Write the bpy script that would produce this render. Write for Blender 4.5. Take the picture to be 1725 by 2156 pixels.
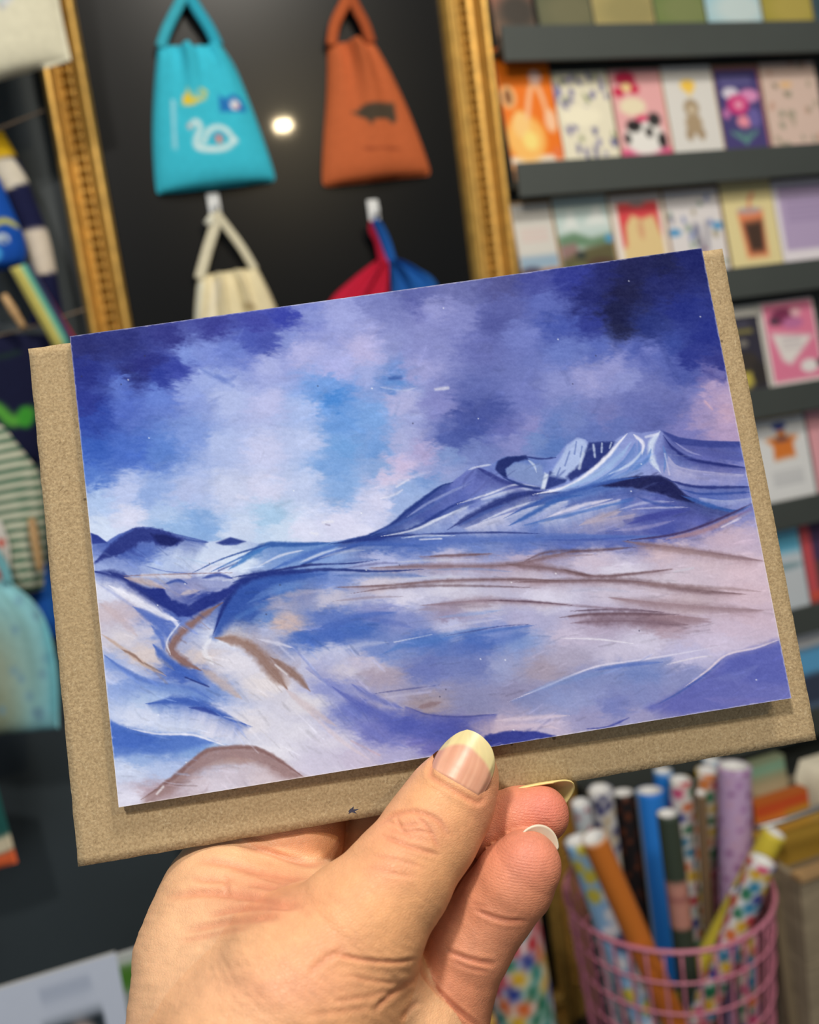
import bpy, math, random
import numpy as np
from mathutils import Matrix, Vector

# ------------------------------------------------------------------ clear
for o in list(bpy.data.objects):
    bpy.data.objects.remove(o, do_unlink=True)
SC = bpy.context.scene
COL = SC.collection

# ------------------------------------------------------------------ camera
F_PX = 1900.0                       # focal length in photo pixels (1725 x 2156 frame)
CX, CY = 862.5, 1078.0
_r = np.array([6138., -1128., F_PX]); _r /= np.linalg.norm(_r)     # the wall's horizontal, seen by the camera
_d = np.array([1581., 12482., F_PX]); _d -= _r * (_d @ _r); _d /= np.linalg.norm(_d)
MW = np.stack([_r, np.cross(-_d, _r), -_d])                        # world = MW @ (right, down, forward)
CAM = np.array([0., 0., 1.5])
cam = bpy.data.cameras.new('camera')
cam.sensor_fit = 'HORIZONTAL'; cam.sensor_width = 36.0
cam.lens = 36.0 * F_PX / 1725.0
cam.clip_start = 0.01; cam.clip_end = 60
cam.dof.use_dof = True
cam.dof.focus_distance = 0.196
cam.dof.aperture_fstop = 18.5
cam_o = bpy.data.objects.new('camera', cam); COL.objects.link(cam_o)
R4 = Matrix.Identity(4)
for i in range(3):
    R4[i][0] = MW[i, 0]; R4[i][1] = -MW[i, 1]; R4[i][2] = -MW[i, 2]; R4[i][3] = CAM[i]
cam_o.matrix_world = R4
SC.camera = cam_o

# ------------------------------------------------------------------ world and lights
wd = bpy.data.worlds.new('world'); SC.world = wd; wd.use_nodes = True
bgn = wd.node_tree.nodes['Background']
bgn.inputs[0].default_value = (0.86, 0.93, 1.0, 1); bgn.inputs[1].default_value = 0.17

def lamp(name, loc, target, power, sx, sy, col):
    l = bpy.data.lights.new(name, 'AREA'); l.shape = 'RECTANGLE'; l.size = sx; l.size_y = sy
    l.energy = power; l.color = col
    o = bpy.data.objects.new(name, l); COL.objects.link(o); o.location = loc
    o.rotation_euler = (Vector(target) - Vector(loc)).to_track_quat('-Z', 'Y').to_euler()
    return o
lamp('ceiling_spot_key', (-0.45, -0.48, 2.55), (0.0, 0.2, 1.4), 17.5, 0.12, 0.12, (1.0, 0.935, 0.85))
lamp('ceiling_spot_reflected', (0.852, -1.0, 2.544), (0.3, 1.38, 1.6), 7, 0.058, 0.032, (1.0, 0.80, 0.48))
lamp('wall_fill', (0.55, -0.12, 2.95), (0.45, 1.4, 1.35), 25, 0.30, 0.30, (1.0, 0.93, 0.82))  # unseen overhead source, added to brighten the back wall and its goods
lamp('window_fill', (-1.6, -2.2, 1.7), (0.2, 0.6, 1.2), 15, 1.8, 1.6, (0.84, 0.92, 1.0))  # broad cool fill added behind the camera, standing in for unseen window daylight

SC.view_settings.view_transform = 'Standard'
SC.view_settings.look = 'None'
SC.view_settings.exposure = -0.22
SC.view_settings.gamma = 1.0
SC.view_settings.use_curve_mapping = False

# ------------------------------------------------------------------ geometry helpers
def ray(px, py):
    return MW @ np.array([(px - CX) / F_PX, (py - CY) / F_PX, 1.0])
def onY(px, py, y):
    q = ray(px, py); return CAM + q * (y / q[1])
def atd(px, py, depth):
    return CAM + ray(px, py) * depth
def proj(p):
    c = (np.asarray(p) - CAM) @ MW
    return c[..., 0] / c[..., 2] * F_PX + CX, c[..., 1] / c[..., 2] * F_PX + CY, c[..., 2]

def s2l(c):
    c = np.asarray(c, float) / 255.0
    return np.where(c <= 0.04045, c / 12.92, ((np.maximum(c, 0) + 0.055) / 1.055) ** 2.4)
def rgba(c):
    return tuple(s2l(c)) + (1.0,)

ORG = {}
def tag(o, label, cat, group=None):
    o['label'] = label; o['category'] = cat
    if group: o['group'] = group
    return o
def thing(name, label, cat, loc, group=None):
    o = bpy.data.objects.new(name, None); COL.objects.link(o)
    o.location = tuple(loc); o.empty_display_size = 0.02
    ORG[o.name] = np.array(loc, float)
    return tag(o, label, cat, group)
def mesh(name, v, f, mat, parent=None, smooth=False, cols=None, origin=None, attr=None):
    v = np.asarray(v, float)
    if parent is not None: org = ORG[parent.name]
    elif origin is not None: org = np.array(origin, float)
    else: org = np.array([(v[:, 0].min() + v[:, 0].max()) / 2, (v[:, 1].min() + v[:, 1].max()) / 2, v[:, 2].min()])
    me = bpy.data.meshes.new(name)
    if isinstance(f, np.ndarray):
        n = len(f); k = f.shape[1]
        me.vertices.add(len(v)); me.vertices.foreach_set('co', (v - org).astype(np.float32).ravel())
        me.loops.add(n * k); me.loops.foreach_set('vertex_index', f.astype(np.int32).ravel())
        me.polygons.add(n); me.polygons.foreach_set('loop_start', np.arange(0, n * k, k, dtype=np.int32))
        me.update(calc_edges=True)
    else:
        me.from_pydata([tuple(p) for p in (v - org)], [], [tuple(int(i) for i in q) for q in f])
    me.validate()
    if smooth: me.polygons.foreach_set('use_smooth', np.ones(len(me.polygons), bool))
    if cols is not None:
        a = me.color_attributes.new('Col', 'FLOAT_COLOR', 'POINT')
        c4 = np.ones((len(v), 4), np.float32); c4[:, :3] = s2l(cols)
        a.data.foreach_set('color', c4.ravel())
    if attr:
        for k_, val in attr.items():
            a = me.attributes.new(k_, 'FLOAT', 'POINT'); a.data.foreach_set('value', np.asarray(val, np.float32))
    me.materials.append(mat)
    o = bpy.data.objects.new(name, me); COL.objects.link(o)
    if parent is not None:
        o.parent = parent
    else:
        o.location = tuple(org)
    ORG[o.name] = org
    return o
def struct(o):
    o['kind'] = 'structure'; return o
def box(x0, x1, y0, y1, z0, z1):
    v = [(x, y, z) for z in (z0, z1) for y in (y0, y1) for x in (x0, x1)]
    f = [(0, 2, 3, 1), (4, 5, 7, 6), (0, 1, 5, 4), (2, 6, 7, 3), (0, 4, 6, 2), (1, 3, 7, 5)]
    return np.array(v, float), f
def join(parts):
    V, Fc, n = [], [], 0
    for v, f in parts:
        V.append(np.asarray(v, float)); Fc += [tuple(int(i) + n for i in q) for q in f]; n += len(v)
    return np.concatenate(V), Fc
def bevel(o, w, seg=2):
    m = o.modifiers.new('bevel', 'BEVEL'); m.width = w; m.segments = seg; m.limit_method = 'ANGLE'
    return o
def grid_faces(nv, nu, close_u=False):
    a = np.arange(nv * nu).reshape(nv, nu)
    if close_u: a = np.concatenate([a, a[:, :1]], 1)
    return np.stack([a[:-1, :-1], a[1:, :-1], a[1:, 1:], a[:-1, 1:]], -1).reshape(-1, 4)
def resample(pts, n):
    p = np.asarray(pts, float)
    if len(p) > 2:                                      # Catmull-Rom, then even arc length
        q = np.concatenate([[2 * p[0] - p[1]], p, [2 * p[-1] - p[-2]]])
        t = np.linspace(0, 1, 12, endpoint=False)[:, None]
        out = []
        for i in range(1, len(q) - 2):
            a, b, c, d = q[i - 1], q[i], q[i + 1], q[i + 2]
            out.append(0.5 * (2 * b + (c - a) * t + (2 * a - 5 * b + 4 * c - d) * t ** 2 + (3 * b - a - 3 * c + d) * t ** 3))
        p = np.concatenate(out + [p[-1:]])
    s = np.concatenate([[0], np.cumsum(np.linalg.norm(np.diff(p[:, :3] if p.shape[1] < 4 else p[:, :3], axis=0), axis=1))])
    return np.stack([np.interp(np.linspace(0, s[-1], n), s, p[:, k]) for k in range(p.shape[1])], 1)
def tube(pts, rad, ns=8, n=None, cap=True, flat=None):
    """swept tube; rad number or per-point; flat=(normal, ratio) makes a ribbon-like section"""
    p = np.asarray(pts, float)
    rad = np.atleast_1d(np.asarray(rad, float))
    if n: p = resample(p, n)
    r = np.interp(np.linspace(0, 1, len(p)), np.linspace(0, 1, len(rad)), rad) if len(rad) > 1 else np.full(len(p), rad[0])
    t = np.gradient(p, axis=0); t /= np.linalg.norm(t, axis=1)[:, None] + 1e-12
    ref = np.array(flat[0], float) if flat else (np.array([0, 0, 1.]) if abs(t[:, 2]).mean() < 0.8 else np.array([0, 1., 0]))
    s = np.cross(t, ref); s /= np.linalg.norm(s, axis=1)[:, None] + 1e-12
    b = np.cross(s, t)
    k = flat[1] if flat else 1.0
    a = np.linspace(0, 2 * np.pi, ns, endpoint=False)
    v = p[:, None] + r[:, None, None] * (np.cos(a)[None, :, None] * s[:, None] + k * np.sin(a)[None, :, None] * b[:, None])
    f = grid_faces(len(p), ns, True).tolist()
    if cap:
        f.append(tuple(range(ns))); f.append(tuple((len(p) - 1) * ns + i for i in range(ns))[::-1])
    return v.reshape(-1, 3), f

# ------------------------------------------------------------------ noise and the paint canvas (flat print only)
def _lat(seed, n=64):
    return np.random.RandomState(seed).rand(n, n).astype(np.float32)
_LATS = {}
def noise(x, y, scale, seed=0, octv=3, gain=0.5):
    out = 0; amp = 1; tot = 0
    for k in range(octv):
        key = (seed * 7 + k) % 997
        if key not in _LATS: _LATS[key] = _lat(key)
        L = _LATS[key]
        u = x / scale * 2 ** k + 17.3 * k; v = y / scale * 2 ** k + 5.1 * k
        i = np.floor(u).astype(int); j = np.floor(v).astype(int)
        a = (u - i); b = (v - j); a = a * a * (3 - 2 * a); b = b * b * (3 - 2 * b)
        i0 = i % 64; i1 = (i + 1) % 64; j0 = j % 64; j1 = (j + 1) % 64
        out = out + amp * ((L[j0, i0] * (1 - a) + L[j0, i1] * a) * (1 - b) + (L[j1, i0] * (1 - a) + L[j1, i1] * a) * b)
        tot += amp; amp *= gain
    return out / tot * 2 - 1

class Cv:
    def __init__(s, x0, y0, x1, y1, sc, bg=(255, 255, 255)):
        s.x0, s.y0, s.sc = x0, y0, sc
        s.w = int((x1 - x0) * sc) + 2; s.h = int((y1 - y0) * sc) + 2
        s.a = np.ones((s.h, s.w, 3), np.float32) * np.array(bg, np.float32)
    def _win(s, xa, ya, xb, yb):
        i0 = max(0, int((xa - s.x0) * s.sc)); i1 = min(s.w, int((xb - s.x0) * s.sc) + 2)
        j0 = max(0, int((ya - s.y0) * s.sc)); j1 = min(s.h, int((yb - s.y0) * s.sc) + 2)
        if i1 <= i0 or j1 <= j0: return None
        X, Y = np.meshgrid(np.arange(i0, i1) / s.sc + s.x0, np.arange(j0, j1) / s.sc + s.y0)
        return (slice(j0, j1), slice(i0, i1)), X, Y
    def _mix(s, sl, m, col):
        m = m[..., None]; s.a[sl] = s.a[sl] * (1 - m) + np.asarray(col, np.float32) * m
    def poly(s, pts, col, alpha=1.0, soft=1.5, ns=0.0, nscale=20, seed=1):
        p = np.asarray(pts, float); g = soft * 2 + ns + 2 / s.sc
        w = s._win(p[:, 0].min() - g, p[:, 1].min() - g, p[:, 0].max() + g, p[:, 1].max() + g)
        if w is None: return
        sl, X, Y = w; ins = np.zeros(X.shape, bool); d2 = np.full(X.shape, 1e12)
        for (xa, ya), (xb, yb) in zip(p, np.roll(p, -1, 0)):
            c = ((ya > Y) != (yb > Y)) & (X < (xb - xa) * (Y - ya) / ((yb - ya) or 1e-9) + xa); ins ^= c
            dx, dy = xb - xa, yb - ya; t = np.clip(((X - xa) * dx + (Y - ya) * dy) / (dx * dx + dy * dy + 1e-12), 0, 1)
            d2 = np.minimum(d2, (X - xa - t * dx) ** 2 + (Y - ya - t * dy) ** 2)
        d = np.sqrt(d2) * np.where(ins, -1, 1)
        if ns: d = d + ns * noise(X, Y, nscale, seed)
        s._mix(sl, alpha * np.clip(0.5 - d / (2 * soft), 0, 1), col)
    def ell(s, cx, cy, rx, ry, col, alpha=1.0, soft=0.15, rot=0.0):
        g = max(rx, ry) * (1 + soft)
        w = s._win(cx - g, cy - g, cx + g, cy + g)
        if w is None: return
        sl, X, Y = w; c, q = math.cos(rot), math.sin(rot)
        u = ((X - cx) * c + (Y - cy) * q) / rx; v = (-(X - cx) * q + (Y - cy) * c) / ry
        d = np.sqrt(u * u + v * v)
        s._mix(sl, alpha * np.clip((1 + soft - d) / (2 * soft), 0, 1), col)
    def rect(s, xa, ya, xb, yb, col, alpha=1.0, soft=None):
        s.poly([(xa, ya), (xb, ya), (xb, yb), (xa, yb)], col, alpha, soft or 0.6 / s.sc)
    def stroke(s, pts, wd, col, alpha=1.0, soft=0.55, ns=0.40, nscale=9, seed=3, bristle=0.18, taper=True):
        p = resample(np.asarray(pts, float), max(6, len(pts) * 5)) if len(pts) > 2 else np.asarray(pts, float)
        W = np.interp(np.linspace(0, 1, len(p)), np.linspace(0, 1, len(np.atleast_1d(wd))), np.atleast_1d(wd)) / 2.0
        if taper and len(p) > 4: W = W * np.minimum(1, np.minimum(np.arange(len(p)), np.arange(len(p))[::-1]) / (0.18 * len(p)) + 0.15)
        g = W.max() * (1.5 + soft) + 2
        w = s._win(p[:, 0].min() - g, p[:, 1].min() - g, p[:, 0].max() + g, p[:, 1].max() + g)
        if w is None: return
        sl, X, Y = w; best = np.full(X.shape, 1e9); side = np.zeros(X.shape)
        for k in range(len(p) - 1):
            xa, ya = p[k]; dx, dy = p[k + 1] - p[k]
            L2 = dx * dx + dy * dy + 1e-9
            t = np.clip(((X - xa) * dx + (Y - ya) * dy) / L2, 0, 1)
            wk = W[k] * (1 - t) + W[k + 1] * t + 1e-3
            d = np.hypot(X - xa - t * dx, Y - ya - t * dy) / wk
            m = d < best; best = np.where(m, d, best)
            if bristle: side = np.where(m, ((X - xa) * dy - (Y - ya) * dx) / math.sqrt(L2), side)
        if ns: best = best + ns * noise(X, Y, nscale, seed)
        m = np.clip((1 + soft - best) / (2 * soft), 0, 1)
        if bristle: m = m * (1 - bristle * (0.5 + 0.5 * noise(side * 6, X * 0.12, 9, seed + 5, 2)))
        s._mix(sl, alpha * m, col)
    def fade(s, pts, wd, col, alpha=.8, side=1, ns=.45, seed=3):
        """brush mark with a crisp edge along pts that feathers out to one side (side=1: below a left-to-right line)"""
        p = resample(np.asarray(pts, float), max(8, len(pts) * 5)); g = wd * 3
        w = s._win(p[:, 0].min() - g * .3, p[:, 1].min() - g, p[:, 0].max() + g * .3, p[:, 1].max() + g)
        if w is None: return
        sl, X, Y = w; best = np.full(X.shape, 1e9); sg = np.zeros(X.shape); tt = np.zeros(X.shape)
        for k in range(len(p) - 1):
            xa, ya = p[k]; dx, dy = p[k + 1] - p[k]; L2 = dx * dx + dy * dy + 1e-9
            t = np.clip(((X - xa) * dx + (Y - ya) * dy) / L2, 0, 1)
            d = np.hypot(X - xa - t * dx, Y - ya - t * dy); m = d < best
            best = np.where(m, d, best); sg = np.where(m, np.sign((Y - ya) * dx - (X - xa) * dy), sg); tt = np.where(m, (k + t) / (len(p) - 1), tt)
        sd = best * sg * side
        ww = wd * (1 + ns * noise(tt * 160, sd * .15, 7, seed, 3, .7)) * np.clip(np.minimum(tt, 1 - tt) / .12, .05, 1)
        m = np.where(sd >= 0, np.exp(-(np.maximum(sd, 0) / ww) ** 1.3), np.clip(1 + sd / 1.5, 0, 1))
        m = m * (1 - .35 * (.5 + .5 * noise(sd * 5, tt * 90, 8, seed + 2, 2))) * np.clip(np.minimum(tt, 1 - tt) / .03, 0, 1)
        s._mix(sl, alpha * m, col)
    def dots(s, n, r, cols, seed=0, region=None, alpha=1.0, asp=1.0):
        rs = random.Random(seed); x0, y0, x1, y1 = region
        for k in range(n):
            s.ell(rs.uniform(x0, x1), rs.uniform(y0, y1), r * rs.uniform(.7, 1.2), r * asp * rs.uniform(.7, 1.2), rs.choice(cols), alpha, 0.2, rs.uniform(0, 3))
    def lines(s, xa, xb, ys, col, h, alpha=0.6):
        for y in ys: s.rect(xa, y - h / 2, xb, y + h / 2, col, alpha)
    def sample(s, x, y):
        u = np.clip((x - s.x0) * s.sc, 0, s.w - 1.001); v = np.clip((y - s.y0) * s.sc, 0, s.h - 1.001)
        i = u.astype(int); j = v.astype(int); a = (u - i)[..., None]; b = (v - j)[..., None]
        A = s.a
        return (A[j, i] * (1 - a) + A[j, i + 1] * a) * (1 - b) + (A[j + 1, i] * (1 - a) + A[j + 1, i + 1] * a) * b

# ------------------------------------------------------------------ materials
def mat(name, col=(128, 128, 128), rough=0.6, metal=0.0, spec=0.5, attr=False, var=0.0, vscale=40.0, bump=0.0, bscale=200.0,
        coat=0.0, coat_rough=0.1, bdist=0.001, stretch=None):
    m = bpy.data.materials.new(name); m.use_nodes = True
    nt = m.node_tree; b = nt.nodes['Principled BSDF']
    b.inputs['Roughness'].default_value = rough; b.inputs['Metallic'].default_value = metal
    b.inputs['Specular IOR Level'].default_value = spec
    b.inputs['Coat Weight'].default_value = coat; b.inputs['Coat Roughness'].default_value = coat_rough
    tc = nt.nodes.new('ShaderNodeTexCoord'); vec = tc.outputs['Object']
    if stretch:
        mp = nt.nodes.new('ShaderNodeMapping'); mp.inputs['Scale'].default_value = stretch
        nt.links.new(vec, mp.inputs['Vector']); vec = mp.outputs['Vector']
    src = None
    if attr:
        a = nt.nodes.new('ShaderNodeVertexColor'); a.layer_name = 'Col'; src = a.outputs['Color']
    else:
        b.inputs['Base Color'].default_value = rgba(col)
    if var > 0:
        nz = nt.nodes.new('ShaderNodeTexNoise'); nz.inputs['Scale'].default_value = vscale; nz.inputs['Detail'].default_value = 5
        nt.links.new(vec, nz.inputs['Vector'])
        mr = nt.nodes.new('ShaderNodeMapRange'); mr.inputs['From Min'].default_value = 0.3; mr.inputs['From Max'].default_value = 0.7
        mr.inputs['To Min'].default_value = 1 - var; mr.inputs['To Max'].default_value = 1 + var
        nt.links.new(nz.outputs['Fac'], mr.inputs['Value'])
        mx = nt.nodes.new('ShaderNodeMix'); mx.data_type = 'RGBA'; mx.blend_type = 'MULTIPLY'; mx.inputs[0].default_value = 1
        if src: nt.links.new(src, mx.inputs[6])
        else: mx.inputs[6].default_value = rgba(col)
        nt.links.new(mr.outputs['Result'], mx.inputs[7]); src = mx.outputs[2]
    if src: nt.links.new(src, b.inputs['Base Color'])
    if bump > 0:
        nb = nt.nodes.new('ShaderNodeTexNoise'); nb.inputs['Scale'].default_value = bscale; nb.inputs['Detail'].default_value = 4
        nt.links.new(vec, nb.inputs['Vector'])
        bp = nt.nodes.new('ShaderNodeBump'); bp.inputs['Strength'].default_value = bump; bp.inputs['Distance'].default_value = bdist
        nt.links.new(nb.outputs['Fac'], bp.inputs['Height']); nt.links.new(bp.outputs['Normal'], b.inputs['Normal'])
    return m
M = {}
M['wall'] = mat('slate_paint', (50, 60, 66), 0.6, var=0.08, vscale=6, bump=0.05, bscale=80)
M['rack'] = mat('grey_rack_paint', (68, 74, 72), 0.6, var=0.05, vscale=10)
M['board'] = mat('black_gloss_board', (13, 15, 18), 0.30, spec=0.20, var=0.15, vscale=3, coat=0.18, coat_rough=0.05)
M['gold'] = mat('gilt', (206, 164, 84), 0.42, metal=0.5, var=0.18, vscale=60, bump=0.12, bscale=160, bdist=0.002)
M['print'] = mat('printed_card', attr=True, rough=0.5, spec=0.4, var=0.02, vscale=300)
M['cloth'] = mat('printed_cloth', attr=True, rough=0.85, spec=0.2, var=0.06, vscale=120, bump=0.15, bscale=900)
M['kraft_plain'] = mat('kraft', (176, 140, 92), 0.8, var=0.1, vscale=200)
M['white_plastic'] = mat('white_plastic', (225, 228, 230), 0.3, var=0.02)
M['wood'] = mat('pale_wood', (186, 150, 104), 0.6, var=0.22, vscale=18, bump=0.2, bscale=60, stretch=(1, 1, 6))
M['wood_grey'] = mat('grey_wood', (156, 142, 118), 0.7, var=0.2, vscale=14, bump=0.2, bscale=50, stretch=(1, 1, 5))
M['pink_wire'] = mat('pink_wire', (206, 128, 150), 0.4, var=0.05)
M['twine'] = mat('twine', (120, 104, 88), 0.9, var=0.15)
M['floor'] = mat('floor_boards', (70, 62, 56), 0.6, var=0.2, vscale=5)
M['dark_wood'] = mat('black_bench', (34, 34, 36), 0.5, var=0.15, vscale=12)
M['steel'] = mat('steel', (170, 172, 175), 0.35, metal=0.8, var=0.05)
# ------------------------------------------------------------------ the setting
WY = 1.40
v, f = box(-3, 4, WY, WY + 0.1, 0, 3.2); w = struct(mesh('wall_back', v, f, M['wall']))
v, f = box(-3, 4, -4, WY, -0.05, 0); struct(mesh('floor', v, f, M['floor']))
v, f = join([box(-1.6, 2.2, 0.86, WY - 0.001, 0.26, 0.295), box(-1.6, 2.2, 0.90, 0.94, 0.0, 0.26), box(-1.6, 2.2, 1.35, WY - 0.002, 0.0, 0.26)])
bench = mesh('display_bench', v, f, M['dark_wood'])
tag(bench, 'low black display bench running along the slate wall', 'bench')

# ---- the gilt frame with its black board
FX0, FX1 = onY(86, 157, 1.372)[0], onY(158, 0, 1.372)[0]
GX0, GX1 = onY(929, 0, 1.372)[0], onY(1027, 0, 1.362)[0]
FZ0, FZ1 = 0.2952, 2.62
frame = thing('gilt_frame', 'tall gilt picture frame holding a black board hung with small bags', 'frame', (0.33, 1.36, FZ0))
PROF = [(0, 0), (0, .030), (.05, .040), (.10, .044), (.17, .043), (.23, .030), (.29, .020), (.36, .018), (.40, .024), (.64, .024),
        (.67, .020), (.70, .032), (.76, .036), (.80, .034), (.815, .026), (.83, .034), (.90, .034), (.97, .026), (1, .012), (1, 0)]
def rail(a, b, u0, u1, vertical, flip):
    """a..b along its length, u0..u1 across"""
    vs = []
    for t in (a, b):
        for (u, h) in PROF:
            uu = u0 + (u1 - u0) * ((1 - u) if flip else u)
            vs.append((uu, WY - 0.002 - h, t) if vertical else (t, WY - 0.002 - h, uu))
    n = len(PROF)
    fs = [(i, (i + 1) % n, n + (i + 1) % n, n + i) for i in range(n)] + [tuple(range(n))[::-1], tuple(range(n, 2 * n))]
    return np.array(vs), fs
def beading(u0, u1, flip, a, b, step):
    bs = []
    uc = u0 + (u1 - u0) * (0.48 if flip else 0.52); hw = abs(u1 - u0) * 0.115
    ang = np.linspace(0, 2 * np.pi, 8, endpoint=False)
    z = a
    while z < b:
        rings = []
        for k, (rr, hh) in enumerate([(1, 0), (0.85, .004), (0.45, .0065)]):
            for q in ang: rings.append((uc + hw * rr * math.cos(q), WY - 0.002 - 0.024 - hh, z + step * 0.58 * rr * math.sin(q)))
        fs = grid_faces(3, 8, True).tolist() + [tuple(range(16, 24))]
        bs.append((np.array(rings), fs)); z += step
    return join(bs)
for (u0, u1, fl) in ((FX0, FX1, False), (GX0, GX1, True)):
    v, f = rail(FZ0, FZ1, u0, u1, True, fl)
    r_ = mesh('side_rail', v, f, M['gold'], frame)
    v, f = beading(u0, u1, fl, FZ0 + .07, FZ1 - .07, 0.0145)
    mesh('beading', v, f, M['gold'], r_, True)
for (z0, z1, fl) in ((FZ0, FZ0 + .066, False), (FZ1 - .066, FZ1, True)):
    v, f = rail(FX1 - .004, GX0 + .004, z0, z1, False, fl)
    mesh('cross_rail', v, f, M['gold'], frame)
v, f = box(FX1 - .003, GX0 + .003, WY - 0.016, WY - 0.003, FZ0 + .05, FZ1 - .05)
mesh('black_board', v, f, M['board'], frame)
BY = WY - 0.016           # board surface

# ---- the rack of card ledges
RX0, RX1 = GX1 + .0015, 1.75
ROWS = [onY(px, py, 1.335)[2] for px, py in ((1382, 51), (1400, 324), (1630, 555), (1652, 810), (1676, 1048), (1696, 1275), (1716, 1490))]
rack = thing('card_rack', 'grey wall rack with rows of narrow ledges full of greeting cards', 'rack', (1.2, 1.38, 0.42))
v, f = box(RX0, RX1, WY - 0.010, WY - 0.001, 0.42, 2.5); mesh('back_panel', v, f, M['rack'], rack)
for z in ROWS:
    v, f = box(RX0, RX1, 1.336, WY - 0.0105, z - 0.034, z - 0.026)
    lg = bevel(mesh('ledge', v, f, M['rack'], rack), .001)
    v, f = box(RX0, RX1, 1.328, 1.3355, z - 0.052, z)
    bevel(mesh('ledge_lip', v, f, M['rack'], lg), .0015)
# ------------------------------------------------------------------ greeting cards standing on the ledges
def slab(P00, P10, P01, P11, thick, nrm, nu, nv):
    """thin sheet: front grid from four corners (top-left, top-right, bottom-left, bottom-right), thickness along nrm"""
    P00, P10, P01, P11, nrm = [np.asarray(p, float) for p in (P00, P10, P01, P11, nrm)]
    u, vv = np.meshgrid(np.linspace(0, 1, nu), np.linspace(0, 1, nv))
    u = u[..., None]; w = vv[..., None]
    fr = (P00 * (1 - u) + P10 * u) * (1 - w) + (P01 * (1 - u) + P11 * u) * w
    V = np.concatenate([fr.reshape(-1, 3), np.array([P00, P10, P01, P11]) + nrm * thick])
    F = grid_faces(nv, nu).tolist(); n = nu * nv
    a, b, c, d = 0, nu - 1, (nv - 1) * nu, nv * nu - 1
    top = list(range(a, b + 1)); bot = list(range(c, d + 1)); lf = list(range(a, c + 1, nu)); rt = list(range(b, d + 1, nu))
    F += [(n, n + 1, n + 3, n + 2), tuple(top + [n + 1, n]), tuple(bot[::-1] + [n + 2, n + 3]), tuple(lf[::-1] + [n, n + 2]), tuple(rt + [n + 3, n + 1])]
    return V, F, u[..., 0].ravel(), vv.ravel()
CARD_GROUP = 'greeting cards on the wall rack'
def rack_card(name, label, row, pxl, pxr, ypx, h, paint, bg, fwd=0.0, env=None, vis=0.0):
    zr = ROWS[row]; y0 = 1.3455 - fwd
    xl = max(onY(pxl, ypx, 1.355)[0], GX1 + .003); xr = onY(pxr, ypx, 1.355)[0]
    z0 = zr - 0.0255; z1 = zr + h
    yt = y0 + (z1 - z0) * 0.15
    c = Cv(0, 0, 1, 1, 70, bg); paint(c)
    V, F, u, w = slab((xl, yt, z1), (xr, yt, z1), (xl, y0, z0), (xr, y0, z0), 0.0015, (0, 1, -0.15), 42, 58)
    vis_v = np.clip(w * (z1 - z0) / (z1 - zr), 0, 1)        # the design is spread over what stands above the lip
    cols = np.concatenate([c.sample(u, vis_v), np.tile(np.array([[235, 232, 226]]), (4, 1))])
    o = mesh(name, V, F, M['print'], cols=cols)
    tag(o, label, 'card', CARD_GROUP)
    if env:
        dx, dz = env
        s = 0.003
        V, F, u, w = slab((xl - s + dx, yt + .0028, z1 + dz), (xr + s + dx, yt + .0028, z1 + dz), (xl - s + dx, y0 + .0028, z0 + .0005), (xr + s + dx, y0 + .0028, z0 + .0005), 0.0006, (0, 1, -.15), 2, 2)
        e = mesh('envelope', V, F, M['kraft_plain'], o)
    return o
WHT = (236, 234, 230)
def p_orange(c):
    c.rect(0, .93, 1, 1, (240, 225, 205))
    c.ell(.35, .78, .36, .20, (250, 190, 100)); c.ell(.30, .66, .16, .12, (250, 205, 130))
    for pts in ([(.42, .62), (.55, .40), (.68, .28)], [(.68, .28), (.78, .45), (.84, .70)]): c.stroke(pts, (.09, .07), (250, 200, 165), ns=0)
    c.ell(.70, .26, .12, .06, (250, 210, 200)); c.ell(.14, .42, .15, .10, (245, 190, 130)); c.ell(.14, .42, .08, .07, (140, 90, 50))
    c.ell(.86, .64, .11, .10, (250, 200, 160)); c.ell(.90, .92, .10, .06, (235, 120, 60)); c.ell(.42, .80, .14, .08, (250, 225, 130)); c.ell(.10, .06, .05, .03, (255, 150, 70))
def p_floral(c):
    c.dots(46, .055, [(96, 92, 150), (120, 116, 170), (140, 150, 110), (86, 84, 140)], 4, (0, 0, 1, 1), .8, .7)
    c.ell(.42, .50, .36, .11, (246, 240, 214), 1, .1)
def p_cow(c):
    c.ell(.30, .10, .20, .08, (206, 44, 84)); c.ell(.14, .25, .11, .06, (206, 44, 84)); c.ell(.44, .22, .11, .06, (206, 40, 80)); c.ell(.30, .20, .1, .05, (240, 215, 150))
    c.ell(.36, .42, .26, .10, (240, 228, 196)); c.ell(.5, .97, .6, .10, (226, 92, 140))
    c.ell(.5, .78, .40, .20, (238, 236, 232)); c.ell(.32, .64, .15, .07, (38, 34, 36)); c.ell(.74, .58, .13, .08, (52, 50, 50)); c.ell(.84, .82, .09, .09, (38, 34, 36)); c.ell(.6, .72, .08, .06, (60, 56, 56)); c.ell(.16, .78, .07, .06, (50, 46, 48)); c.ell(.50, .56, .12, .04, (220, 60, 110))
def p_bear(c):
    c.ell(.48, .22, .15, .06, (250, 206, 84)); c.poly([(.36, .26), (.6, .26), (.5, .34)], (250, 206, 84), soft=.02)
    c.ell(.48, .48, .15, .10, (168, 146, 116)); c.ell(.48, .66, .17, .12, (176, 154, 124)); c.ell(.36, .78, .08, .07, (170, 148, 120)); c.ell(.60, .78, .08, .07, (170, 148, 120)); c.ell(.48, .50, .07, .05, (214, 198, 172))
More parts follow.
